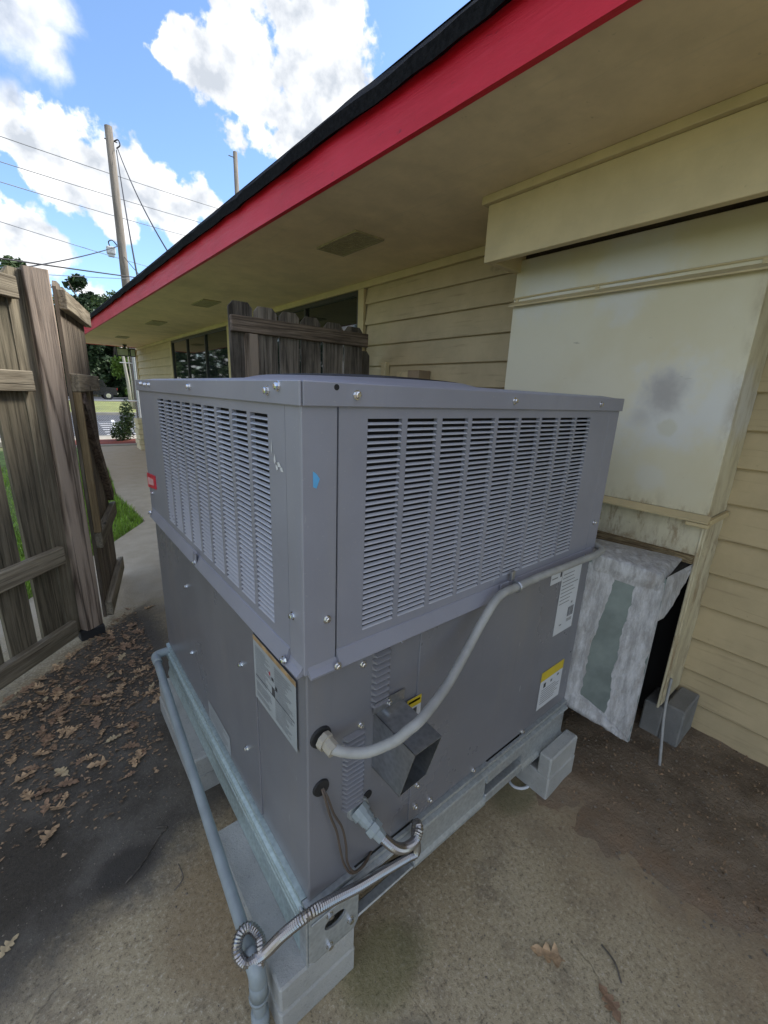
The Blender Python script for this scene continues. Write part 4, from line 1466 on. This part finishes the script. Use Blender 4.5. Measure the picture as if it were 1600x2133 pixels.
ec = thing('electrical_conduit', (.3, -.05, .75), 'thick grey flexible conduit curving across the front of the unit', 'conduit')
def conduit():
    pts = [(.039, .004, .776), (0.049, -0.035, 0.775), (0.095, -0.07, 0.769), (0.144, -0.1, 0.791), (0.171, -0.112, 0.812), (0.21, -0.112, 0.822), (0.304, -0.09, 0.841), (0.394, -0.065, 0.878), (0.472, -0.047, 0.926), (0.545, -0.038, 0.971),
           (.635, -.032, .972), (.74, -.034, .975), (.86, -.034, .972), (.98, -.034, .970), (1.08, -.034, .968), (1.155, -.024, .968), (1.185, .02, .970), (1.185, .09, .972), (1.17, .25, .970)]
    P = spline(pts, 9)
    rad = [.0108 + .0004 * (i % 2) for i in range(len(P))]
    b = MB(); b.tube(P, rad, 14)
    part('conduit_sleeve', b, M['pvc_old'], ec, True)
    b = MB(); b.tube([(.039, .0, .78), (.042, -.012, .778), (.0425, -.0125, .778), (.046, -.034, .772)], [.0195, .0195, .0155, .0155], 8)
    part('conduit_nut', b, M['kerb'], ec)
    b = MB(); pts = [(.632 + .0 * math.cos(t), -.032 + .0138 * math.cos(t), .972 + .0138 * math.sin(t)) for t in [2 * PI * i / 20 for i in range(21)]]
    b.tube(pts, .004, 6, False); b.bbox(.626, .640, -.018, -.010, .985, 1.012, .001)
    part('clamp', b, M['galv_bright'], ec)
conduit()

gh = thing('gas_hose', (.15, -.05, .4), 'corrugated stainless gas hose looping from the unit corner down to the pipe', 'hose')
def ribbed(pts, r, pitch=.0058, amp=.0009, n=12):
    P = spline(pts, 30)
    L_ = [0]
    for i in range(1, len(P)):
        L_.append(L_[-1] + (P[i] - P[i - 1]).length)
    out, rad = [], []
    step = pitch / 2
    k = 0; d = 0
    for j in range(int(L_[-1] / step)):
        d = j * step
        while k < len(L_) - 2 and L_[k + 1] < d:
            k += 1
        t = (d - L_[k]) / max(1e-9, L_[k + 1] - L_[k])
        out.append(P[k].lerp(P[k + 1], t)); rad.append(r + (amp if j % 2 else -amp))
    mb = MB(); mb.tube(out, rad, n)
    return mb
b = MB()
b.tube([(.139, .006, .518), (.1435, -.010, .509), (.1436, -.0104, .5088), (.148, -.025, .501), (.1481, -.0254, .5008), (.150, -.033, .4965)], [.024, .024, .019, .019, .0165, .0165], 12)
part('hex_fitting', b, M['pvc'], gh)
b = MB(); b.tube([(.150, -.033, .4965), (.1501, -.0334, .4963), (.1545, -.048, .4885), (.1546, -.0484, .4883), (.160, -.064, .479)], [.016, .021, .021, .0155, .0135], 8)
part('flare_nut', b, M['pvc'], gh)
HOSE = [(.156, -.052, .486)] + [(0.186, -0.075, 0.445), (0.22, -0.078, 0.415), (0.258, -0.074, 0.402), (0.282, -0.062, 0.408), (0.292, -0.045, 0.401), (0.308, -0.03, 0.33), (0.32, -0.024, 0.255), (0.289, -0.022, 0.26), (0.206, -0.024, 0.288), (0.119, -0.028, 0.319), (0.044, -0.029, 0.349), (-0.017, -0.028, 0.363), (-0.061, 0.0, 0.311), (-0.091, 0.035, 0.235), (-0.125, 0.055, 0.211), (-0.14, 0.075, 0.232), (-0.125, 0.095, 0.247), (-0.102, 0.095, 0.246), (-0.089, 0.07, 0.233), (-0.095, 0.045, 0.228)] + [(-.108, .034, .195)]
b = ribbed(HOSE, .0118)
part('hose', b, M['flex'], gh)

tc_ = thing('control_cable', (.08, -.01, .5), 'thin brown twin cable hanging from a hole near the unit corner', 'cable')
b = MB()
for o_ in (0, .006):
    b.tube(spline([(.039 + o_ * .5, .006, .648), (.040 + o_, -.010, .630), (.052 + o_ * 1.5, -.012, .575), (.068 + o_ * 2.4, -.012, .520), (.077 + o_ * 2.6, -.014, .462), (.088 + o_ * 1.4, -.016, .405), (.108 + o_, -.020, .365), (.15, -.012, .345 + o_), (.19, .01, .335)], 6), .0028, 6)
part('wire', b, plain('brown_wire', (.10, .075, .06), .5), tc_, True)
b = MB(); b.tube(spline([(1.62, -.215, .35), (1.60, -.222, .24), (1.575, -.235, .16), (1.525, -.262, .06), (1.50, -.277, -.01)], 5), .006, 8)
solo('thin_pipe', b, M['pvc_old'], 'thin grey tube dropping from the corner of the duct cabinet into the soil', 'tube', smooth=True, own=(1.55, -.24, 0))

# ------------------------------------------------------------------ fences
def picket_mesh(name, w, h, t, ear=.03, seed=0):
    r = random.Random(seed)
    c = ear * r.uniform(.8, 1.2); c2 = ear * r.uniform(.8, 1.2)
    poly = [(-w / 2, 0), (w / 2, 0), (w / 2, h - c), (w / 2 - c * .9, h), (-w / 2 + c2 * .9, h), (-w / 2, h - c2)]
    mb = MB(); mb.prism([(x, 0, z) for x, z in poly][::-1], (0, t, 0))
    return mb


def frame_of(p, d):
    """matrix with local x along d, local y to the side away from the yard"""
    d = Vector((d[0], d[1], 0)).normalized()
    m = Matrix.Identity(4)
    m.col[0][:3] = d; m.col[1][:3] = (-d.y, d.x, 0); m.col[2][:3] = (0, 0, 1)
    m.col[3][:3] = p
    return m


def local(mb, m):
    inv = m.inverted()
    return mb


def fence_root(name, p, d, label, cat, group=None):
    o = thing(name, p, label, cat, group)
    o.rotation_euler = (0, 0, math.atan2(d[1], d[0]))
    return o


def lpart(name, mb, material, parent, loc=(0, 0, 0), rot=None, smooth=False):
    if not mb.mats:
        mb.mats = [material]
    o = put(name, mb.mesh(name, (0, 0, 0), smooth), parent, loc)
    if rot:
        o.rotation_euler = rot
    return o


RZ = ((.06, .158), (.51, .605), (1.41, 1.505), (1.82, 1.915))
# panel on the left, rails towards the yard (local -y)
d1 = (.6975, .7166)
pA = Vector((-.300, 2.119, 0))                      # end of the rails at the post
fp = fence_root('picket_fence', pA, (-d1[0], -d1[1]), 'weathered wooden fence panel left of the thick post, seen from its rail side', 'fence')
# local x runs away from the post towards the viewer's left; local +y is towards ... the yard lies at local +y
for k, (z0, z1) in enumerate(RZ):
    b = MB(); b.bbox(0, 1.75, -.038, 0, z0, z1, .004)
    lpart('rail', b, M['rail_left'], fp)
u = -.112
k = 0
while u < 1.75:
    w = .139; h = 1.955 + random.uniform(-.02, .015)
    mb = picket_mesh('picket', w, h - .05, .017, .032, k)
    lpart('picket', mb, M['picket_left'], fp, (u + w / 2, -.0565, .05), (0, random.uniform(-.004, .004), 0))
    u += w + (.008 if k == 0 else (.040 if k < 4 else .02)); k += 1
# post
pp = thing('fence_post', (-.232, 2.215, 0), 'thick grey fence post with bold dark grain on a black foot', 'post')
pp.rotation_euler = (0, 0, math.radians(10))
b = MB(); vs = []; nz = 16
for i in range(nz + 1):
    t = i / nz; a = math.radians(24 - 26 * t); h_ = .050; c_ = .006
    for px_, py_ in ((-h_ + c_, -h_), (h_ - c_, -h_), (h_, -h_ + c_), (h_, h_ - c_), (h_ - c_, h_), (-h_ + c_, h_), (-h_, h_ - c_), (-h_, -h_ + c_)):
        vs.append((px_ * math.cos(a) - py_ * math.sin(a) - .012 * (1 - t), px_ * math.sin(a) + py_ * math.cos(a), .062 + 1.913 * t))
b.add(vs, [(i * 8 + k, i * 8 + (k + 1) % 8, (i + 1) * 8 + (k + 1) % 8, (i + 1) * 8 + k) for i in range(nz) for k in range(8)] + [tuple(range(8))[::-1], tuple(range(nz * 8, nz * 8 + 8))])
lpart('shaft', b, M['post'], pp)
b = MB(); b.bbox(-.072, .052, -.050, .050, -.01, .0615, .004)
lpart('foot', b, M['rubber'], pp)
# open gate leaf beyond the post
ga = Vector((-.112, 2.275, 0)); gb = Vector((.062, 3.055, 0))
dg = (gb - ga); GL = dg.length
gt = fence_root('gate', ga, dg, 'open wooden gate leaf swung away beyond the thick post, with a diagonal brace', 'gate')
for z0, z1 in RZ:
    b = MB(); b.bbox(0, GL, .0, .038, z0, z1, .004)
    lpart('rail', b, M['rail_left'], gt)
# local +y is the fence side; rails face local -y (towards the building), so pickets stand at +y
u = 0; k = 50
while u < GL - .05:
    w = .139
    mb = picket_mesh('picket', w, 1.90, .017, .032, k)
    lpart('picket', mb, M['picket_gate'], gt, (u + w / 2, .0385, .055), (0, random.uniform(-.004, .004), 0))
    u += w + .012; k += 1
b = MB(); b.bbox(.0, .034, .001, .037, .607, 1.408, .003)
lpart('stile', b, M['new_wood'], gt, (0, .0, 0))
b = MB(); b.obox((.13, .019, 1.375), (GL - .05, .019, .66), .036, .085, (0, 0, 1))
lpart('brace', b, M['rail_brown'], gt)
# short fence behind the unit, rails towards the unit
f2 = thing('picket_fence', (.69, 2.17, 0), 'short blackened picket fence standing between the gate opening and the wall, behind the unit', 'fence')
for z0, z1 in ((.06, .158), (.51, .605), (1.41, 1.50), (1.803, 1.898)):
    b = MB(); b.bbox(0, 1.045, -.018, .019, z0, z1, .004)
    lpart('rail', b, M['rail_brown'], f2)
tops = [1.983, 1.972, 1.965, 1.957, 1.945, 1.938]
xs = [(.688, .839), (.852, 1.006), (1.024, 1.168), (1.185, 1.336), (1.365, 1.528), (1.546, 1.703)]
for k, ((x0, x1), t) in enumerate(zip(xs, tops)):
    mb = picket_mesh('picket', x1 - x0, t - .05, .017, .034, 80 + k)
    lpart('picket', mb, M['picket_black'], f2, ((x0 + x1) / 2 - .69, .0195, .05))
mb = picket_mesh('picket', .150, 1.73, .017, .034, 99)
o = lpart('picket', mb, M['picket_gate'], f2, (1.715 - .69, .037, .05))
b = MB(); b.bbox(.085, .168, -.0175, .0185, .607, 1.406, .003)
lpart('stile', b, M['post'], f2)
b = MB(); b.bbox(.085, .168, -.0172, .0182, 1.502, 1.80, .003)
lpart('stile', b, M['post'], f2)

# ------------------------------------------------------------------ fallen oak leaves, litter, twigs, pebbles
def leaf_mesh(seed, mt):
    r = random.Random(seed)
    n = 3 + seed % 2
    L_ = .085
    left, right = [], []
    for i in range(n):
        t0 = (i + .25) / (n + .4); t1 = (i + .75) / (n + .4)
        wl = (.16 + .24 * math.sin(PI * (i + .8) / n)) * L_ * r.uniform(.7, 1.25)
        left += [(L_ * (t0 + .00), .11 * L_), (L_ * (t1 - .06), wl * .8), (L_ * (t1 + .05), wl)]
        right += [(L_ * (t0 + .02), -.11 * L_), (L_ * (t1 - .05), -wl * .75), (L_ * (t1 + .06), -wl * r.uniform(.8, 1.1))]
    out = [(-.02, .0012)] + [(0, .003)] + left + [(L_ * 1.05, .006), (L_ * 1.12, 0)] + [(L_ * 1.05, -.006)] + right[::-1] + [(0, -.003), (-.02, -.0012)]
    cv = r.uniform(1.0, 4.5); cu = r.uniform(-2, 3)
    spine = [(x, 0) for x in (-.02, 0, L_ * .25, L_ * .5, L_ * .75, L_ * 1.12)]
    bm = bmesh.new()
    f = bm.faces.new([bm.verts.new((x, y, 0)) for x, y in out])
    bmesh.ops.triangulate(bm, faces=[f])
    bmesh.ops.subdivide_edges(bm, edges=[e for e in bm.edges if e.calc_length() > .025], cuts=1)
    for v in bm.verts:
        x, y = v.co.x - L_ / 2, v.co.y
        v.co.z = cv * y * y * 2.6 + cu * x * x * 1.2 + .002 + .004 * mnoise.noise((x * 40 + seed, y * 40, 0))
    zm = min(v.co.z for v in bm.verts)
    for v in bm.verts:
        v.co.z -= zm - .0008
        v.co.x -= L_ / 2
    me = bpy.data.meshes.new('fallen_leaf')
    bm.to_mesh(me); bm.free()
    me.materials.append(mt)
    return me


LM = [leaf_mesh(i, [M['leaf_a'], M['leaf_b'], M['leaf_c']][[0, 1, 0, 2, 1, 0][i]]) for i in range(6)]


def put_leaf(x, y, sc, rz, v, label, group='dry oak leaves in the litter', tilt=.12, z=.0015):
    o = put('fallen_leaf', LM[v], None, (x, y, z))
    o.rotation_euler = (rl.uniform(-tilt, tilt), rl.uniform(-tilt, tilt), rz)
    o.scale = (sc, sc * rl.uniform(.75, 1.05), sc)
    return tag(o, label, 'leaf', group)


rl = random.Random(17)
LEAF_LABEL = 'dry brown oak leaf in the litter between the fence and the unit'
n = 0
while n < 130:
    x, y = rl.uniform(-.62, .0), rl.uniform(.85, 2.5)
    # the drift lies along the fence and thins out towards the viewer
    if y - .75 < -.9 * (x + .6) * .4 + rl.random() ** 1.4 * .55 + .15:
        continue
    if x < -.31 - (2.11 - y) * .93 or x > -.085 and y < 1.35:
        continue
    n += 1
    put_leaf(x, y, rl.uniform(.36, .78), rl.uniform(0, 2 * PI), rl.choice((0, 0, 1, 1, 2, 3, 4, 5)), LEAF_LABEL, tilt=.25, z=rl.uniform(.001, .010))
for x, y, s_, r_, v, lb in ((.56, -.318, .9, 2.2, 0, 'orange brown oak leaf alone on the concrete in front of the unit'),
                            (-.582, .586, .6, .7, 3, 'pale tan oak leaf alone near the left edge on the dark stained concrete'),
                            (.595, -.47, .8, 1.1, 1, 'dark brown oak leaf lowest on the concrete in front of the unit'),
                            (.10, 1.62 + .75, .8, .4, 2, 'curled brown leaf on the walk by the far corner of the unit')):
    put_leaf(x, y, s_, r_, v, lb, None if False else 'single leaves on the slab', .1)


def litter():
    mb = MB(); r = random.Random(4)
    for i in range(8500):
        if i % 3:
            x, y = r.uniform(-.66, .02), r.uniform(.75, 2.5)
            if y - .75 < r.random() * .7 or (x > -.09 and y < 1.35) or x < -.30 - (2.11 - y) * .93:
                continue
            s_ = r.uniform(.002, .013)
        else:
            x, y = r.uniform(1.05, 1.85), r.uniform(-2.2, .15)
            s_ = r.uniform(.002, .010)
        z = .002 + (r.uniform(0, .006) if i % 3 else .022 * min(1, max(0, (x - 1.02) * 4)))
        a = r.uniform(0, 2 * PI)
        p = []
        for k in range(3 + i % 2):
            t = a + 2 * PI * k / (3 + i % 2); e = s_ * r.uniform(.4, 1.3)
            p.append((x + math.cos(t) * e, y + math.sin(t) * e * .7, z + r.uniform(0, .006)))
        mb.add(p, [tuple(range(len(p)))])
    mb.mats = [M['litter']]
    o = put('leaf_litter', mb.mesh('leaf_litter')); o['kind'] = 'stuff'; o['label'] = 'crumbled brown leaf litter and chips on the ground'
litter()


def gravel():
    mb = MB(); r = random.Random(8)
    for i in range(3200):
        if i % 3 == 0:
            x, y = r.uniform(.98, 1.84), r.uniform(-1.6, .1); z = .018 * min(1, max(0, (x - 1.02) * 4))
            s_ = r.uniform(.002, .007)
        else:
            x, y = r.uniform(-.7, 1.0), r.uniform(-.75, .95)
            if -.09 < x < 1.18 and y > -.07:
                continue
            z = 0; s_ = r.uniform(.0007, .0030) * (1.6 if r.random() < .06 else 1)
        vs = [(x + s_ * r.uniform(.6, 1.2) * dx, y + s_ * r.uniform(.6, 1.2) * dy, z + s_ * (.4 + .7 * dz) * r.uniform(.6, 1)) for dx, dy, dz in ((1, 0, 0), (0, 1, 0), (-1, 0, 0), (0, -1, 0), (.1, .1, 1), (0, 0, -1))]
        mb.add(vs, [(0, 1, 4), (1, 2, 4), (2, 3, 4), (3, 0, 4), (1, 0, 5), (2, 1, 5), (3, 2, 5), (0, 3, 5)])
    mb.mats = [M['grit']]
    o = put('gravel', mb.mesh('gravel')); o['kind'] = 'stuff'; o['label'] = 'small grit and pebbles scattered on the slab and soil'
gravel()
def twig(pts, r_, label):
    b = MB(); b.tube(spline([(x, y, .004) for x, y in pts], 5), r_, 5)
    solo('twig', b, M['bark'], label, 'twig', 'twigs on the ground', own=(pts[0][0], pts[0][1], 0))
twig([(-.31, .57), (-.26, .60), (-.20, .66), (-.17, .68), (-.20, .70)], .0022, 'dark bent twig on the brown concrete left of the grey pipe')
twig([(-.20, .46), (-.17, .48), (-.17, .53)], .0016, 'thin short twig on the concrete below the bent one')
twig([(.70, -.40), (.69, -.44), (.66, -.47)], .0025, 'dark twig on the concrete in front of the unit')
twig([(1.45, -.52), (1.54, -.56), (1.60, -.62)], .004, 'brown twig on the soil near the wall')
twig([(1.42, -.45), (1.36, -.47), (1.33, -.50)], .002, 'straw thin twig on the clay beside the soil')

# ------------------------------------------------------------------ beyond the walk: shrubs, wire fence, truck, poles, trees
def leaf_cloud(mb, c, rad, n, size, r, flat=1.0):
    for i in range(n):
        d = Vector((r.gauss(0, 1), r.gauss(0, 1), r.gauss(0, 1))).normalized() * (r.random() ** .45)
        p = Vector(c) + Vector((d.x * rad[0], d.y * rad[1], d.z * rad[2]))
        a = Vector((r.gauss(0, 1), r.gauss(0, 1), r.gauss(0, .7))).normalized()
        b_ = a.cross(Vector((r.gauss(0, 1), r.gauss(0, 1), r.gauss(0, 1)))).normalized()
        s_ = size * r.uniform(.6, 1.4)
        mb.add([p - a * s_, p + b_ * s_ * .5, p + a * s_, p - b_ * s_ * .5], [(0, 1, 2, 3)])


def tree(name, x, y, h, w, mat_, label, seed, bark='bark', leaves=9000, base=.28, size=.26, group='trees beyond the parking lot'):
    r = random.Random(seed)
    t = thing(name, (x, y, 0), label, 'tree', group)
    b = MB()
    th = h * .75
    pts = [(x + r.uniform(-.15, .15) * i, y + r.uniform(-.15, .15) * i, th * i / 5 - .1) for i in range(6)]
    b.tube(pts, [h * .028 * (1 - .15 * i) for i in range(6)], 9)
    for i in range(9):
        k = r.randint(2, 5); p = Vector(pts[k]); a = r.uniform(0, 2 * PI); L_ = w * r.uniform(.4, .8)
        q = p + Vector((math.cos(a) * L_, math.sin(a) * L_, h * r.uniform(.06, .2)))
        b.tube([p, p.lerp(q, .5) + Vector((0, 0, -.1)), q], [h * .011, h * .007, h * .003], 6)
    part('trunk', b, M[bark], t, True)
    c = MB()
    nc = 56
    for i in range(nc):
        a = r.uniform(0, 2 * PI); zz = r.uniform(base, 1.0)
        prof = math.sin(PI * min(1, (zz - base) / (1 - base) * .86 + .14)) ** .7
        rr_ = w * prof * r.uniform(.25, .95)
        s_ = w * r.uniform(.22, .40)
        leaf_cloud(c, (x + math.cos(a) * rr_, y + math.sin(a) * rr_, zz * h - s_ * .4), (s_, s_, s_ * .75), leaves // nc, size, r)
    part('crown', c, mat_, t)
    return t


tree('tree', .2, 63, 13.6, 4.2, M['fol_mid'], 'green tree with its top just showing above the left fence panel', 1)
tree('tree', 5.3, 58, 12.0, 2.6, M['fol_dark'], 'dark narrow tree showing between the post and the roof edge', 2)
tree('tree', 8.4, 60, 10.3, 3.4, M['fol_dark'], 'dark dense tree behind the bright one under the soffit', 3, base=.05)
tree('tree', 12.5, 62, 11.5, 4.5, M['fol_dark'], 'tall dark tree farthest towards the building corner', 4, base=.05)
tree('tree', 8.9, 52, 6.2, 2.3, M['fol_bright'], 'bright yellow green young tree in the gap under the soffit', 5, base=.12, size=.15)
tree('tree', 3.0, 60, 9.0, 4.0, M['fol_dark'], 'dark broad tree hidden mostly behind the gate leaf', 6, base=.05)
tree('tree', -7.5, 60, 12.0, 5.0, M['fol_mid'], 'mid green tree far left behind the fence panel', 7, base=.1)
tree('tree', -20, 58, 13.0, 6.0, M['fol_dark'], 'broad dark tree reflected in the windows', 8, base=.05)
r9 = random.Random(31)
mb_ = MB()
rw = random.Random(77)
for i in range(260):
    x = rw.uniform(-130, 60); y = 70 + rw.uniform(-3, 8) - abs(x - 5) * .12; h_ = rw.uniform(1.2, 8.5) * (1.0 if x > -5 else 1.35)
    leaf_cloud(mb_, (x, y, h_), (2.6, 2.0, 2.0), 110, .55, rw)
mb_.mats = [M['fol_dark']]
o = put('woods', mb_.mesh('woods')); o['kind'] = 'stuff'; o['label'] = 'dark mass of woods beyond the road'
tk = thing('crape_myrtle', (4.4, 28.4, 0), 'pale multi trunk tree standing behind the wire fence by the building corner', 'tree')
b = MB()
for x0, x1, rr_ in ((4.18, 4.05, .10), (4.42, 4.55, .09), (4.62, 4.95, .08), (4.30, 4.30, .05)):
    b.tube([(x0, 28.4, -.05), ((x0 + x1) / 2 + .04, 28.4, 1.5), (x1, 28.45, 3.2), (x1 + (x1 - 4.4) * .6, 28.5, 4.6)], [rr_, rr_ * .9, rr_ * .7, rr_ * .4], 8)
part('trunk', b, M['pale_bark'], tk, True)
c = MB()
for i in range(16):
    leaf_cloud(c, (4.5 + r9.uniform(-1.2, 1.6), 28.6 + r9.uniform(-1, 1), 4.9 + r9.uniform(-.5, 1.0)), (.6, .6, .45), 110, .11, r9)
part('crown', c, M['fol_mid'], tk)

sh = thing('shrub', (1.42, 12.35, 0), 'small dark green shrub in the red mulch at the building corner', 'shrub')
b = MB(); b.tube([(1.42, 12.35, -.05), (1.42, 12.35, .5)], .02, 6); part('stem', b, M['bark'], sh)
c = MB()
leaf_cloud(c, (1.36, 12.3, .26), (.24, .22, .26), 900, .032, r9); leaf_cloud(c, (1.58, 12.5, .55), (.18, .18, .55), 1300, .03, r9)
part('foliage', c, M['fol_mid'], sh)

cf = thing('chain_link_fence', (1.5, 13.6, 0), 'low galvanized chain link fence beyond the mulch bed', 'fence')
b = MB()
b.tube([(-3, 13.6, .99), (2.05, 13.6, .99)], .021, 8)
part('top_rail', b, M['galv'], cf)
for x in (-1.2, .9):
    b = MB(); b.tube([(x, 13.6, -.1), (x, 13.6, 1.03)], .026, 8); part('fence_pole', b, M['galv'], cf)
b = MB(); b.tube([(2.07, 13.6, -.1), (2.07, 13.6, 2.3)], .032, 10); b.tube([(2.07, 13.6, 2.3), (2.07, 13.6, 2.33)], [.036, .01], 10)
part('gate_pole', b, M['galv'], cf)
b = MB(); b.tube([(2.07, 13.6, 2.02), (1.72, 13.6, 2.02)], .014, 6); part('latch_arm', b, M['galv'], cf)
b = MB()
for i in range(int(5.0 / .06)):
    x = -3 + i * .06
    for s_ in (1, -1):
        z0, z1 = 0.0, .97
        dx = .97 * s_
        xa, xb = x, x + dx
        za, zb = z0, z1
        if xb > 2.04:
            zb = z0 + (2.04 - xa) / (xb - xa) * (z1 - z0); xb = 2.04
        if xb < -3:
            zb = z0 + (xa + 3) / (xa - xb) * (z1 - z0); xb = -3
        b.obox((xa, 13.6 + .002 * s_, za), (xb, 13.6 + .002 * s_, zb), .0022, .0022)
o = part('wire_mesh', b, M['galv'], cf); o['kind'] = 'stuff'

tr = thing('pickup_truck', (4.6, 47, -.05), 'black pickup truck passing on the far road', 'truck')
b = MB()
side = [(2.2, .45), (2.2, 1.0), (2.9, 1.08), (3.5, 1.72), (4.9, 1.76), (5.15, 1.15), (5.9, 1.10), (5.95, .45)]
b.prism([(x, 46.1, z - .05) for x, z in side], (0, 1.8, 0))
part('body', b, M['truck'], tr)
for x in (2.95, 5.2):
    for y in (46.06, 47.75):
        b = MB(); b.tube([(x, y, .34), (x, y + .2, .34)], .38, 16); wh = part('wheel', b, M['rubber'], tr)
        b = MB(); b.tube([(x, y - .004, .34), (x, y - .02, .34)], .2, 12); part('rim', b, M['chrome'], wh)
b = MB(); b.prism([(3.05, 46.09, 1.08), (3.52, 46.09, 1.60), (4.2, 46.09, 1.63), (4.2, 46.09, 1.1)], (0, -.01, 0)); part('side_window', b, M['glass'], tr)
b = MB(); b.prism([(4.28, 46.09, 1.1), (4.28, 46.09, 1.63), (4.85, 46.09, 1.62), (5.03, 46.09, 1.12)], (0, -.01, 0)); part('side_window', b, M['glass'], tr)
b = MB(); b.box(5.951, 6.0, 46.2, 47.8, .5, .62); part('bumper', b, M['chrome'], tr)
b = MB(); b.box(5.93, 5.965, 46.095, 46.25, .85, 1.05); part('tail_light', b, M['tail'], tr)

# utility poles and overhead lines
up = thing('utility_pole', (3.17, 19.9, 0), 'tall weathered utility pole with guy cables rising behind the fascia', 'utility pole')
b = MB(); b.tube([(3.17, 19.9, -.2), (3.17, 19.9, 5), (3.17, 19.9, 10.26)], [.165, .15, .125], 12)
part('shaft', b, M['pole'], up, True)
b = MB(); b.tube(spline([(3.30, 19.86, 9.85), (3.42, 19.8, 9.9), (3.46, 19.8, 9.75), (3.34, 19.8, 9.62)], 5), .022, 6); b.tube([(3.0, 19.9, 9.85), (3.4, 19.9, 9.85)], .018, 6)
part('bracket', b, M['black_metal'], up)
b = MB(); b.tube(spline([(3.0, 19.8, 6.45), (2.86, 19.75, 6.58), (2.72, 19.7, 6.50), (2.74, 19.7, 6.35)], 5), .02, 6)
part('lamp_arm', b, M['black_metal'], up)
b = MB(); b.bbox(2.62, 2.90, 19.58, 19.80, 6.08, 6.34, .03); b.bbox(2.66, 2.86, 19.62, 19.76, 6.0, 6.078, .01)
part('lamp_case', b, M['grey_lamp'], up)
up2 = thing('utility_pole', (13.4, 34.2, 0), 'distant slim utility pole just above the roof edge', 'utility pole')
b = MB(); b.tube([(13.4, 34.2, -.2), (13.4, 34.2, 17.6)], [.2, .15], 10); part('shaft', b, M['pole'], up2, True)
b = MB(); b.tube([(13.4, 34.1, 17.2), (12.9, 34.2, 17.25)], .03, 5); part('arm', b, M['pole'], up2)


def wire(a, b_, sag, r_, label, mt='wire_grey', group='overhead wires'):
    a, b_ = Vector(a), Vector(b_)
    P = [a.lerp(b_, t / 24) - Vector((0, 0, sag * 4 * (t / 24) * (1 - t / 24))) for t in range(25)]
    b = MB(); b.tube(P, r_, 5)
    solo('overhead_wire', b, M[mt], label, 'wire', group, own=tuple(a))


def ext(a, b_, ka, kb):
    a, b_ = Vector(a), Vector(b_); d = b_ - a
    return a - d * ka, b_ + d * kb
a, c_ = ext((0.117, 20.752, 9.349), (8.822, 24.758, 10.519), .6, .5); wire(a, c_, .15, .014, 'thin overhead wire, highest of the three passing behind the pole')
a, c_ = ext((-.002, 20.555, 8.535), (8.092, 25.087, 9.764), .6, .5); wire(a, c_, .15, .014, 'thin overhead wire, middle of the three passing behind the pole')
a, c_ = ext((-.096, 20.398, 7.89), (7.225, 25.571, 9.121), .6, .5); wire(a, c_, .15, .014, 'thin overhead wire, lowest of the three passing behind the pole')
a, c_ = ext((-.292, 17.126, 5.853), (4.945, 23.957, 6.907), .6, .5); wire(a, c_, .1, .012, 'thin overhead wire crossing the pole just above its lamp')
a, c_ = ext((-.403, 11.048, 3.706), (2.822, 15.466, 4.662), .8, .8); wire(a, c_, .05, .016, 'thick dark cable low above the left fence panel', 'wire')
a, c_ = ext((.816, 18.543, 4.856), (3.51, 19.181, 5.329), .2, .6); wire(a, c_, .03, .010, 'thin cable just below the thick dark one')
wire((3.36, 19.75, 9.62), (1.9, 6.5, 2.62), .35, .016, 'black service cable, right one of the two dropping from the pole top', 'wire')
wire((3.32, 19.75, 9.55), (1.2, 7.2, 2.62), .35, .016, 'black service cable, left one of the two dropping from the pole top', 'wire')
wire((3.0, 19.8, 6.42), (-2.2, 8.2, 2.4), .15, .016, 'dark cable running from the pole lamp down to the left', 'wire')
wire((3.2, 19.8, 6.1), (2.2, 9.0, 2.9), .1, .012, 'dark cable running from the pole lamp down to the roof edge', 'wire')
